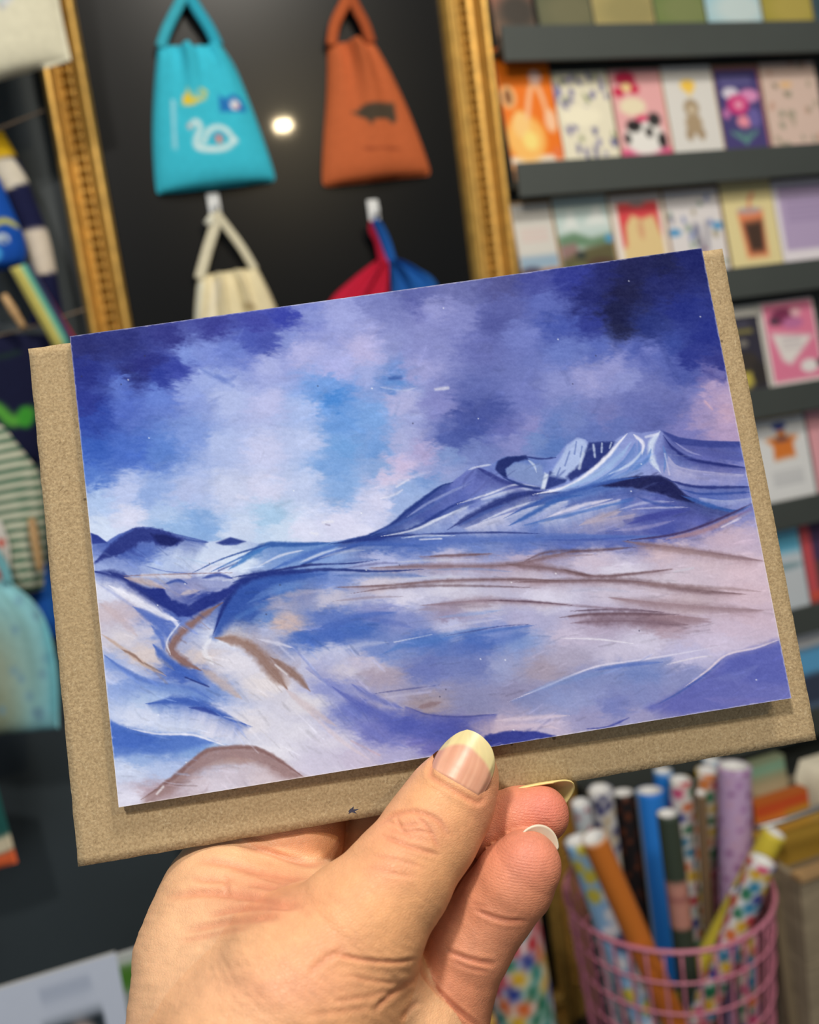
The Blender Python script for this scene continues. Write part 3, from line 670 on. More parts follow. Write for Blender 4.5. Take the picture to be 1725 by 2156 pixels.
# ------------------------------------------------------------------ booklets at the bottom left, standing on the bench
def booklet(name, label, TL, TR, y, zb, thick, fn, bg, lean=0.10):
    a, b = onY(*TL, y), onY(*TR, y)
    z1 = (a[2] + b[2]) / 2; h = z1 - zb
    c = Cv(0, 0, 1, 1, 90, bg); fn(c)
    t = thing(name, label, 'booklet', ((a[0] + b[0]) / 2, y, zb))
    V, F, u, w = slab((a[0], a[1], z1), (b[0], b[1], z1), (a[0], a[1] - lean * h, zb), (b[0], b[1] - lean * h, zb), .0008, (0, 1, -lean), 50, 60)
    mesh('cover', V, F, M['print'], t, cols=np.concatenate([c.sample(u, w), np.full((4, 3), 225.)]))
    V, F, u, w = slab((a[0] + .002, a[1] + .001, z1 - .002), (b[0] - .002, b[1] + .001, z1 - .002), (a[0] + .002, a[1] - lean * h + .001, zb + .001), (b[0] - .002, b[1] - lean * h + .001, zb + .001), thick, (0, 1, -lean), 2, 2)
    mesh('pages', V, F, M['white_plastic'], t)
    return t
def pr_bk(c):
    c.lines(.46, .80, (.035, .055), (160, 172, 196), .012, .8); c.lines(.48, .76, (.075,), (176, 186, 208), .010, .5)
    c.rect(.44, .105, .84, .42, (26, 38, 46)); c.ell(.68, .20, .13, .08, (220, 196, 190), 1, .2); c.ell(.66, .19, .07, .04, (176, 90, 80)); c.rect(0, 0, .03, 1, (206, 196, 186))
    c.lines(.3, .85, (.58, .62, .66, .70), (170, 178, 196), .010, .7)
booklet('booklet', 'white booklet with a dark square picture standing at the bottom left', (-75, 2098), (246, 2014), 1.08, .2955, .010, pr_bk, (196, 206, 226))
def pr_bk2(c):
    c.rect(0, .03, 1, .09, (96, 160, 60)); c.rect(0, .16, 1, .5, (90, 120, 130), 1, .04); c.ell(.8, .25, .1, .1, (70, 140, 110)); c.ell(.7, .2, .1, .04, (180, 120, 120))
booklet('booklet', 'green and grey booklet half hidden behind the white one and the hand', (150, 2030), (360, 1990), 1.14, .2955, .010, pr_bk2, (190, 200, 200))
# ------------------------------------------------------------------ pink wire basket with rolls of gift wrap
BZ = 0.2955
bc = onY(1404, 1868, 1.10); RIM = bc[2]; BCX, BCY = bc[0], 1.10
R_TOP, R_BOT = 0.150, 0.118
basket = thing('wire_basket', 'pink wire basket full of gift wrap rolls standing on the bench', 'basket', (BCX, BCY, BZ))
def brad(z): return R_BOT + (R_TOP - R_BOT) * ((z - BZ) / (RIM - BZ)) ** 0.8
nw = 40
zs = np.linspace(BZ + .004, RIM, 9)
base_wire = None
for k in range(nw):
    a = 2 * math.pi * k / nw
    if base_wire is None:
        P = [(brad(z), 0, z) for z in zs]
        v, f = tube(P, .0021, 6, 14)
        v = v + np.array([BCX, BCY, 0]) * np.array([1, 1, 0])
        # stored about the basket's axis so that the copies can be turned
        base_wire = mesh('wire', v, f, M['pink_wire'], basket, True); base_wire.rotation_euler[2] = 0
    else:
        w_ = base_wire.copy(); COL.objects.link(w_); w_.parent = basket; w_.rotation_euler[2] = a
for k, z in enumerate(np.linspace(BZ + .004, RIM, 9)):
    aa = np.linspace(0, 2 * np.pi, 49)[:-1]
    rr = brad(z) + .0016; tr = .0034 if k == 8 else .0019
    ring = []
    for q in aa:
        for s in range(6):
            b_ = s * math.pi / 3
            ring.append((BCX + (rr + tr * math.cos(b_)) * math.cos(q), BCY + (rr + tr * math.cos(b_)) * math.sin(q), z + tr * math.sin(b_)))
    A = np.arange(48 * 6).reshape(48, 6); A = np.concatenate([A, A[:1]]); A = np.concatenate([A, A[:, :1]], 1)
    fs = np.stack([A[:-1, :-1], A[1:, :-1], A[1:, 1:], A[:-1, 1:]], -1).reshape(-1, 4)
    mesh('rim' if k == 8 else 'ring', np.array(ring), fs, M['pink_wire'], basket, True)
v, f = tube([(BCX, BCY, BZ + .0005), (BCX, BCY, BZ + .002)], R_BOT - .002, 32, None, True); mesh('base_plate', v, f, M['pink_wire'], basket)

ROLL = 'gift wrap rolls in the pink wire basket'
def roll(label, top, ytop, foot, r, fn, bg, sc=90, zfoot=None, group=ROLL, name='gift_wrap_roll'):
    """a rolled sheet of paper: outer wall, rolled edge and the hollow at its top end"""
    p1 = onY(*top, ytop); zf = BZ + .004 if zfoot is None else zfoot
    p0 = np.array([BCX + foot[0], BCY + foot[1], zf + r * .5])
    L = np.linalg.norm(p1 - p0); ax = (p1 - p0) / L
    s = np.cross(ax, (0, 1, 0)); s /= np.linalg.norm(s); b = np.cross(s, ax)
    nu, nv = 28, max(40, int(L / .006))
    U, Vv = np.meshgrid(np.linspace(0, 1, nu, endpoint=False), np.linspace(0, 1, nv))
    A = U * 2 * np.pi
    c = Cv(0, 0, 2 * math.pi * r, L, sc / r / 10, bg); fn(c, 2 * math.pi * r, L)
    W = p1 - ax * (Vv * L)[..., None] + r * (np.cos(A)[..., None] * s + np.sin(A)[..., None] * b)
    cols = c.sample((U * 2 * math.pi * r).ravel(), (Vv * L).ravel())
    V = W.reshape(-1, 3); Fc = grid_faces(nv, nu, True).tolist()
    inner = p1 + (r * .80) * (np.cos(A[0])[:, None] * s + np.sin(A[0])[:, None] * b); deep = inner - ax * min(.06, L * .3)
    n = len(V)
    V = np.concatenate([V, inner, deep]); cols = np.concatenate([cols, np.full((nu, 3), 226.), np.full((nu, 3), 205.)])
    for i in range(nu):
        j = (i + 1) % nu
        Fc.append((i, j, n + j, n + i)); Fc.append((n + i, n + j, n + nu + j, n + nu + i))
    Fc.append(tuple(range(n + nu, n + 2 * nu))[::-1]); Fc.append(tuple((nv - 1) * nu + i for i in range(nu)))
    return tag(mesh(name, V, Fc, M['print'], None, True, cols, origin=tuple(p0)), label, 'gift wrap', group)
MULTI = [(196, 44, 56), (220, 176, 40), (30, 116, 80), (36, 52, 140), (220, 110, 46), (40, 130, 170), (206, 70, 120)]
def f_plain(c, w, l): c.rect(0, 0, w, l * .004, (240, 240, 240))
def f_dots(cols, rad, gap, seed=1, jit=.25, asp=1.0):
    def g(c, w, l):
        rs = random.Random(seed); y = 0; k = 0
        while y < l:
            n = max(3, int(w / gap))
            for i in range(n):
                c.ell((i + .5 * (k % 2)) * w / n + rs.uniform(-jit, jit) * gap, y + rs.uniform(-jit, jit) * gap, rad, rad * asp, rs.choice(cols), 1, .15)
            y += gap * .87; k += 1
    return g
def f_bands(cols, h):
    def g(c, w, l):
        y = 0; k = 0
        while y < l: c.rect(0, y, w, y + h, cols[k % len(cols)]); y += h; k += 1
    return g
roll('white gift wrap roll with multicoloured dots leaning steeply to the right over the rim', (1606, 1812), 0.9779, (-0.0812, -0.0225), .0185, f_dots(MULTI, .0085, .0190, 2, .12), (236, 236, 240))
roll('plain yellow gift wrap roll leaning right beneath the dotted one', (1632, 1752), 1.0384, (-0.0865, 0.0459), .0165, lambda c, w, l: c.ell(w * .5, l * .75, w * .3, l * .1, (206, 160, 30)), (226, 206, 70))
roll('plain orange gift wrap roll leaning left in the basket', (1250, 1762), 1.0222, (0.0099, -0.0974), .0175, f_plain, (206, 118, 44))
roll('pale blue gift wrap roll with yellow and white spots at the left of the basket', (1216, 1768), 1.0766, (-0.0441, -0.0859), .0195, f_dots([(216, 200, 70), (240, 244, 250), (60, 60, 120)], .011, .030, 5), (150, 196, 236))
roll('plain navy gift wrap roll between the pale blue and orange ones', (1236, 1790), 1.1051, (-0.0172, -0.0108), .0175, f_plain, (36, 38, 84))
roll('white gift wrap roll with navy spots at the back left of the basket', (1264, 1662), 1.1657, (-0.0329, 0.0929), .019, f_dots([(50, 52, 104), (60, 64, 120), (206, 190, 160)], .0075, .018, 7), (226, 226, 228))
roll('slim pale gift wrap roll with red flecks at the back left', (1222, 1690), 1.1442, (-0.0593, 0.0706), .014, f_dots([(176, 70, 80), (90, 130, 180)], .004, .020, 9), (206, 214, 222))
roll('black gift wrap roll with small rust flecks', (1312, 1668), 1.2075, (-0.0039, 0.0638), .0185, f_dots([(110, 56, 30), (80, 40, 26)], .005, .022, 11), (28, 24, 26))
roll('bright blue gift wrap roll with a white edge', (1368, 1664), 1.1767, (0.0107, 0.0237), .0220, lambda c, w, l: (c.rect(0, 0, w * .12, l, (226, 232, 240)), c.ell(w * .62, l * .25, w * .06, l * .03, (40, 70, 190))), (40, 130, 226))
roll('slim sky blue gift wrap roll at the very back of the basket', (1396, 1622), 1.1952, (0.0284, 0.0775), .0150, f_plain, (30, 120, 206))
roll('dark green gift wrap roll with a pink belt leaning left', (1406, 1712), 1.0794, (0.0046, -0.0390), .0160, lambda c, w, l: (c.rect(0, l * .20, w, l * .34, (196, 140, 126)), c.rect(0, l * .24, w, l * .26, (160, 100, 96))), (58, 70, 58))
roll('white gift wrap roll banded with rows of multicoloured fruit in the middle of the basket', (1432, 1640), 1.1594, (0.0483, 0.0397), .0175, f_dots(MULTI, .0105, .0220, 13, .1, .75), (232, 226, 220))
roll('slim brown kraft roll between the fruit patterned ones', (1476, 1668), 1.1044, (0.0706, 0.0247), .0080, f_plain, (128, 104, 78))
roll('white gift wrap roll with red and green rows right of the brown kraft roll', (1490, 1622), 1.1595, (0.0630, 0.0781), .0180, f_dots([(190, 50, 54), (46, 120, 80), (216, 180, 60), (226, 130, 60)], .0108, .0220, 17, .1, .75), (228, 220, 214))
roll('wide lilac gift wrap roll with small purple spots', (1546, 1612), 1.1056, (0.0856, -0.0134), .0250, f_dots([(130, 70, 130), (160, 110, 170), (200, 160, 190)], .0045, .022, 19), (196, 166, 206))
roll('pale blue and white gift wrap roll behind the lilac one', (1500, 1598), 1.2150, (0.0560, 0.0800), .0160, f_dots([(170, 206, 230), (140, 180, 216)], .007, .02, 21), (220, 228, 236))
roll('cream gift wrap roll with small flowers low on the right of the basket', (1562, 1880), 1.0284, (0.0782, -0.0590), .0170, f_dots(MULTI, .0085, .0190, 23, .1), (214, 204, 190))
# big dotted roll standing left of the basket
q = onY(1084, 1945, 1.06)
roll('wide white gift wrap roll with multicoloured dots standing left of the basket behind the fingers', (1066, 1900), 1.06, (onY(1110, 2100, 1.06)[0] - BCX + .004, 1.06 - BCY), .042, f_dots([(190,40,50),(216,170,30),(20,110,80),(30,50,140),(216,100,40),(20,130,120)], .0098, .0250, 29, .06, 1.25), (234, 234, 238), 60, None, 'gift wrap rolls standing on the bench')

# ------------------------------------------------------------------ crate and boxes at the lower right
CRX = max(onY(1618, 1900, 1.06)[0], BCX + R_TOP + .010)
ZT = onY(1660, 1866, 1.00)[2]
crate = thing('wooden_crate', 'pale wooden crate standing on the bench right of the pink basket', 'crate', (CRX + .24, 1.13, BZ))
def plank(x0, x1, y0, y1, z0, z1, m='wood_grey', name='plank', parent=None):
    v, f = box(x0, x1, y0, y1, z0, z1); return bevel(mesh(name, v, f, M[m], parent or crate), .0015)
hh = (ZT - BZ - .004) / 3
for k in range(3):
    plank(CRX, CRX + .48, 1.00, 1.010, BZ + k * (hh + .002), BZ + k * (hh + .002) + hh)
    plank(CRX, CRX + .010, 1.011, 1.25, BZ + k * (hh + .002), BZ + k * (hh + .002) + hh)
    plank(CRX, CRX + .48, 1.251, 1.261, BZ + k * (hh + .002), BZ + k * (hh + .002) + hh)
    plank(CRX + .470, CRX + .48, 1.011, 1.25, BZ + k * (hh + .002), BZ + k * (hh + .002) + hh)
plank(CRX - .004, CRX + .484, .994, 1.016, ZT, ZT + .010, 'wood', 'top_batten')
plank(CRX, CRX + .48, 1.011, 1.25, BZ, BZ + .008, 'wood_grey', 'bottom')
M['ochre'] = mat('ochre_card', (176, 138, 56), .6, var=.15, vscale=20); M['cream'] = mat('cream_cloth', (226, 218, 196), .8, var=.05, bump=.2, bscale=300)
M['bark'] = mat('mottled_wood', (120, 106, 84), .8, var=.45, vscale=60, bump=.5, bscale=120)
def upright(name, label, cat, pxs, y, z0, thick, fn, bg, lean=.08):
    a, b = onY(*pxs[0], y), onY(*pxs[1], y); z1 = (a[2] + b[2]) / 2; h = z1 - z0
    c = Cv(0, 0, 1, 1, 50, bg); fn(c)
    V, F, u, w = slab((a[0], y, z1), (b[0], y, z1), (a[0], y - lean * h, z0), (b[0], y - lean * h, z0), thick, (0, 1, -lean), 30, 30)
    return tag(mesh(name, V, F, M['print'], None, False, np.concatenate([c.sample(u, w), np.tile(np.array([c.a[0, 0]]), (4, 1))])), label, cat)
zin = BZ + .0085
upright('ochre_box', 'flat ochre cardboard box standing in the wooden crate', 'box', ((1596, 1762), (1860, 1690)), 1.10, zin, .03, lambda c: (c.rect(0, .30, 1, .36, (206, 176, 104)), c.rect(0, .36, 1, .5, (120, 92, 40), .6, .05)), (186, 148, 60))
upright('bark_board', 'rough mottled board standing just inside the crate front', 'board', ((1622, 1838), (1860, 1772)), 1.05, zin, .012, lambda c: c.dots(60, .05, [(90, 78, 60), (150, 136, 110), (70, 60, 48)], 5, (0, 0, 1, 1), .7), (128, 114, 92))
upright('gift_pack', 'orange and ochre gift pack with a red top edge in the crate', 'gift pack', ((1588, 1700), (1700, 1654)), 1.13, zin, .02, lambda c: (c.rect(0, 0, 1, .05, (206, 66, 40)), c.rect(0, .05, .55, .16, (222, 130, 50)), c.ell(.62, .16, .12, .04, (226, 214, 170)), c.rect(0, .25, .4, 1, (190, 110, 90))), (196, 150, 50))
upright('striped_book', 'green and tan striped book leaning at the back of the crate', 'book', ((1556, 1622), (1650, 1584)), 1.22, zin, .02, lambda c: (c.rect(0, .07, 1, .13, (206, 186, 150)), c.rect(0, .0, 1, .06, (130, 176, 150)), c.rect(0, .14, 1, .20, (226, 200, 160)), c.ell(.5, .28, .5, .05, (206, 70, 90))), (150, 120, 86), .12)
v, f, c = puff([(1684, 1600), (1676, 1640), (1686, 1690), (1700, 1760)], [(1830, 1556), (1850, 1600), (1860, 1650), (1866, 1720)], 1.19, .05, 24, 26, None)
tag(mesh('cloth_pouch', v, f, M['cream'], None, True), 'plump cream cloth pouch at the right edge above the crate', 'pouch')
v, f = tube([onY(1590, 1744, 1.075), onY(1650, 1728, 1.06), onY(1760, 1690, 1.05), onY(1860, 1668, 1.05)], .0045, 8, 20)
tag(mesh('metal_rod', v, f, M['steel'], None, True), 'thin grey metal rod lying across the things in the crate', 'rod')
# ------------------------------------------------------------------ the held card: the painting on its front
PC = np.array([[147., 708.], [1478., 522.], [250., 1700.], [1667., 1470.]])       # top-left, top-right, bottom-left, bottom-right
CORN = [atd(147, 708, .2057), atd(1478, 522, .2120), atd(250, 1700, .1924), atd(1667, 1470, .1987)]
CN = np.cross(CORN[1] - CORN[0], CORN[2] - CORN[0]); CN /= np.linalg.norm(CN)
if CN @ ray(862, 1078) < 0: CN = -CN                                               # points away from the camera
def on_card(px, py, gap=0.0):
    q = ray(px, py); return CAM + q * ((CN @ (CORN[0] - CAM) + gap) / (CN @ q))

def idw(c, pts, warp, seed, power=3.2, low=0.16, kx=0.8, ky=1.3, fine=1.0):
    """soft field of paint between colour dabs, with warped brushy borders"""
    P = np.array([p[:2] for p in pts], float); C = np.array([p[2] for p in pts], float)
    w = int(c.w / c.sc * low) + 2; h = int(c.h / c.sc * low) + 2
    X, Y = np.meshgrid(np.arange(w) / low + c.x0, np.arange(h) / low + c.y0)
    num = np.zeros((h, w, 3)); den = np.zeros((h, w))
    for (x, y), col in zip(P, C):
        k = 1.0 / (((X - x) ** 2 * kx + (Y - y) ** 2 * ky) ** (power / 2) + 60.0)
        num += k[..., None] * col; den += k
    Lw = num / den[..., None]
    XX, YY = np.meshgrid(np.arange(c.w) / c.sc + c.x0, np.arange(c.h) / c.sc + c.y0)
    dx = warp * (noise(XX, YY, 90, seed, 4, .65) + fine * noise(XX * .6, YY * 1.5, 13, seed + 9, 3, .75)); dy = warp * .8 * (noise(XX, YY, 80, seed + 3, 4, .65) + fine * noise(XX * .6, YY * 1.5, 11, seed + 8, 3, .75))
    u = np.clip((XX + dx - c.x0) * low, 0, w - 1.01); v = np.clip((YY + dy - c.y0) * low, 0, h - 1.01)
    i = u.astype(int); j = v.astype(int); a = (u - i)[..., None]; b = (v - j)[..., None]
    return (Lw[j, i] * (1 - a) + Lw[j, i + 1] * a) * (1 - b) + (Lw[j + 1, i] * (1 - a) + Lw[j + 1, i + 1] * a) * b, XX, YY

SKY = [(170,730,(50,55,122)),(250,720,(52,58,130)),(350,710,(58,62,142)),(450,690,(62,66,152)),(540,680,(66,72,166)),(610,668,(58,68,172)),(650,655,(128,138,206)),(720,660,(150,155,216)),(800,640,(118,124,190)),(880,622,(94,100,170)),
 (960,612,(104,108,172)),(1050,602,(84,86,150)),(1130,592,(74,80,160)),(1200,582,(54,62,150)),(1270,572,(45,50,116)),(1330,562,(42,45,96)),(1400,552,(40,44,92)),(1460,545,(38,45,112)),
 (180,790,(48,58,142)),(175,850,(50,62,152)),(225,800,(58,72,160)),(245,810,(88,112,200)),(270,790,(46,52,124)),(300,780,(50,55,136)),(340,800,(52,66,160)),(370,775,(60,72,168)),(395,745,(120,140,216)),(430,735,(118,135,212)),(480,742,(104,122,204)),(520,718,(74,88,180)),(560,720,(72,84,176)),
 (560,765,(160,166,222)),(610,720,(128,140,208)),(640,745,(166,166,220)),(700,775,(164,166,224)),(690,838,(72,132,214)),(680,810,(110,150,222)),(760,735,(172,166,216)),(770,790,(150,160,218)),(830,800,(100,135,206)),(900,740,(132,136,200)),(890,780,(150,150,208)),(1000,730,(104,110,182)),(1030,682,(86,92,164)),(1060,655,(92,98,170)),(960,680,(126,130,196)),(920,660,(140,142,204)),
 (1100,700,(112,122,196)),(1150,640,(92,104,184)),(1180,680,(74,90,176)),(1240,680,(54,64,150)),(1240,630,(44,50,118)),(1300,660,(38,42,86)),(1320,620,(40,42,84)),(1310,692,(44,48,88)),(1370,680,(48,60,132)),(1440,650,(45,56,138)),(1500,700,(45,56,142)),(1400,600,(42,48,112)),(1340,730,(84,98,180)),(1365,745,(112,120,196)),(1400,760,(92,104,184)),(1420,720,(60,76,160)),(1440,790,(78,90,170)),(1460,750,(50,60,146)),(1520,768,(55,60,140)),(1500,790,(110,106,176)),
 (200,880,(52,76,172)),(260,850,(84,108,200)),(330,840,(98,124,210)),(400,830,(138,154,220)),(440,800,(150,164,224)),(480,845,(166,176,226)),(560,850,(176,178,226)),(640,860,(160,176,228)),(720,885,(102,148,220)),(780,880,(116,156,222)),(850,850,(166,166,216)),(930,850,(128,130,196)),(980,860,(74,86,162)),(1030,870,(74,86,162)),(1000,830,(96,106,178)),(1100,840,(112,120,192)),(1180,820,(132,138,202)),(1250,800,(148,148,206)),(1290,770,(140,142,204)),(1320,800,(132,138,202)),(1400,830,(106,112,182)),(1460,825,(112,116,186)),(1500,825,(168,146,190)),(1535,840,(178,152,190)),(1200,740,(104,120,196)),(1260,730,(88,104,186)),
 (200,950,(60,96,192)),(190,1000,(84,120,206)),(270,950,(74,108,202)),(340,950,(90,126,208)),(400,920,(122,146,216)),(470,940,(166,178,226)),(560,950,(186,188,228)),(640,930,(174,184,228)),(720,950,(108,154,220)),(800,950,(110,150,216)),(850,930,(162,166,216)),(900,950,(166,156,206)),(960,925,(80,95,172)),(1000,905,(74,88,166)),(1060,905,(100,106,180)),(1120,900,(132,132,196)),(1200,895,(112,126,192)),(1280,880,(116,120,186)),(1350,870,(100,108,180)),(1420,860,(100,106,178)),(1480,880,(152,136,186)),(1540,900,(172,146,188)),(1540,870,(184,152,184)),
 (200,1050,(166,186,230)),(260,1030,(176,186,230)),(320,1040,(140,164,222)),(400,1040,(170,180,226)),(480,1030,(190,195,230)),(560,1030,(196,196,230)),(640,1020,(180,190,230)),(720,1030,(130,164,222)),(700,990,(116,156,220)),(800,990,(132,160,216)),(860,980,(192,176,216)),(920,990,(152,156,210)),(940,962,(122,142,202)),(1000,950,(112,126,192)),(1080,935,(128,132,196)),(1130,930,(110,132,196)),(1170,940,(90,118,190)),(830,1010,(196,184,220)),
 (210,1110,(196,206,236)),(280,1085,(202,202,232)),(360,1090,(168,188,230)),(420,1105,(126,162,220)),(370,1110,(140,172,224)),(500,1110,(190,200,232)),(560,1090,(160,190,228)),(600,1120,(190,204,234)),(640,1110,(206,206,236)),(720,1100,(204,202,234)),(800,1060,(198,196,230)),(760,1120,(206,204,234)),(860,1030,(142,166,220)),(900,1010,(118,148,210)),(840,1060,(150,170,222)),(1180,900,(100,122,192)),(1250,915,(96,112,184)),(1300,905,(98,112,184)),(1380,890,(96,104,176)),(1450,905,(120,118,186))]
LAND = [(230,1185,(150,166,222)),(300,1170,(88,114,196)),(260,1160,(70,92,178)),(400,1170,(196,206,236)),(350,1190,(178,192,232)),(500,1180,(202,212,238)),(450,1200,(206,208,236)),(600,1180,(120,148,210)),(700,1170,(132,156,216)),(800,1150,(72,102,186)),(900,1145,(84,112,192)),(1000,1146,(112,132,200)),(1100,1142,(96,116,190)),(1200,1142,(90,106,182)),(1300,1132,(90,100,176)),(1400,1118,(96,102,176)),
 (900,1110,(176,184,222)),(1000,1095,(202,202,230)),(1100,1085,(198,192,224)),(1200,1085,(182,180,216)),(1300,1092,(168,156,190)),(1240,1100,(166,156,188)),(1400,1065,(110,116,186)),(1350,1060,(140,142,200)),(1500,1000,(162,156,206)),(1540,960,(108,112,180)),(1560,1055,(152,152,206)),(1500,1050,(120,134,200)),(1460,1090,(120,120,190)),(1100,1015,(142,146,206)),(1000,1020,(126,130,196)),(960,1050,(110,120,190)),(1060,1045,(170,176,218)),(900,1085,(88,104,180)),(1200,980,(150,160,216)),(1330,970,(172,178,222)),(1280,1000,(186,190,226)),(1420,970,(150,156,208)),(1440,995,(184,174,212)),(1480,955,(126,124,190)),(1520,985,(168,156,202)),(1100,985,(118,138,196)),
 (800,1180,(172,176,222)),(950,1180,(186,180,216)),(1100,1180,(180,164,196)),(1250,1180,(198,180,204)),(1400,1160,(204,178,194)),(1530,1130,(194,168,192)),(1560,1200,(208,180,198)),(1500,1190,(202,178,196)),(700,1220,(116,138,206)),(800,1232,(198,188,210)),(950,1240,(202,196,220)),(1100,1215,(190,176,200)),(1300,1205,(206,196,220)),(1400,1225,(202,186,206)),(1450,1215,(198,178,198)),(1580,1250,(204,176,194)),
 (600,1240,(92,128,200)),(600,1270,(168,162,190)),(640,1255,(150,150,190)),(700,1260,(186,180,206)),(850,1262,(206,200,226)),(1000,1270,(192,182,206)),(1150,1258,(206,198,224)),(1300,1245,(196,182,206)),(1450,1265,(196,174,190)),(1590,1300,(200,174,196)),(560,1300,(104,136,204)),(520,1290,(56,90,178)),(540,1250,(56,92,180)),(600,1312,(200,174,176)),(560,1330,(176,178,214)),(700,1300,(96,120,196)),(800,1290,(132,138,198)),(950,1300,(152,140,176)),(1100,1310,(172,166,206)),(1250,1325,(176,160,190)),(1400,1315,(172,146,166)),(1550,1325,(198,176,202)),
 (650,1350,(72,106,192)),(750,1320,(72,106,190)),(700,1335,(70,102,188)),(850,1312,(128,138,200)),(950,1318,(176,176,216)),(1050,1330,(140,150,210)),(1200,1345,(192,178,208)),(1350,1350,(198,188,216)),(1500,1350,(198,182,212)),(700,1375,(192,190,220)),(680,1395,(186,184,216)),(800,1370,(116,136,202)),(900,1352,(84,114,192)),(1000,1350,(80,108,190)),(1100,1350,(132,150,206)),(1200,1385,(168,158,188)),(1300,1372,(192,182,212)),(1450,1380,(186,178,216)),
 (720,1415,(202,192,208)),(800,1425,(166,152,176)),(760,1400,(190,180,206)),(900,1410,(108,118,186)),(1000,1400,(112,122,186)),(1060,1400,(152,156,202)),(1150,1410,(162,148,172)),(1250,1430,(140,142,192)),(1350,1425,(122,134,194)),(1450,1430,(134,138,192)),(800,1480,(176,166,192)),(900,1480,(158,142,158)),(1000,1480,(136,136,182)),(1100,1460,(142,136,176)),(1200,1475,(146,150,200)),(1300,1490,(120,126,190)),(1420,1490,(150,140,186)),(1370,1470,(130,134,192)),
 (750,1495,(110,120,196)),(700,1450,(140,146,206)),(850,1530,(84,94,180)),(950,1540,(84,90,176)),(800,1540,(112,116,192)),(1050,1530,(192,172,198)),(1150,1530,(188,172,202)),(1250,1515,(152,146,192)),(1350,1505,(152,146,192)),(900,1570,(110,108,186)),
 (480,1340,(216,216,236)),(500,1400,(212,206,224)),(560,1440,(216,206,216)),(640,1480,(206,200,216)),(620,1540,(206,202,222)),(560,1590,(216,212,230)),(700,1560,(202,196,220)),(680,1620,(196,190,218)),(760,1600,(188,178,208)),(850,1590,(166,162,208)),(430,1500,(206,206,234)),(420,1390,(206,190,196)),(450,1540,(208,206,230)),(520,1520,(212,206,222)),
 (215,1250,(206,206,232)),(220,1290,(196,180,196)),(250,1290,(192,176,194)),(260,1340,(206,196,210)),(300,1380,(206,190,196)),(310,1330,(196,190,214)),(330,1330,(110,134,206)),(350,1300,(90,114,196)),(380,1420,(72,102,192)),(420,1250,(60,76,162)),(450,1235,(150,156,206)),(400,1235,(150,150,196)),(240,1420,(206,206,234)),(230,1400,(150,168,224)),(260,1445,(146,166,224)),(330,1470,(180,196,232)),(420,1470,(102,132,206)),(300,1510,(204,208,236)),(360,1530,(200,206,236)),(250,1560,(80,114,202)),(320,1570,(100,134,210)),(400,1570,(132,166,222)),(270,1620,(200,206,236)),(350,1620,(176,190,232)),(290,1600,(150,174,226)),(270,1680,(212,208,232)),(420,1650,(206,196,216)),(500,1640,(196,186,206)),(360,1690,(190,172,188)),(560,1640,(204,192,208)),(480,1680,(206,200,222)),(330,1665,(176,152,168))]

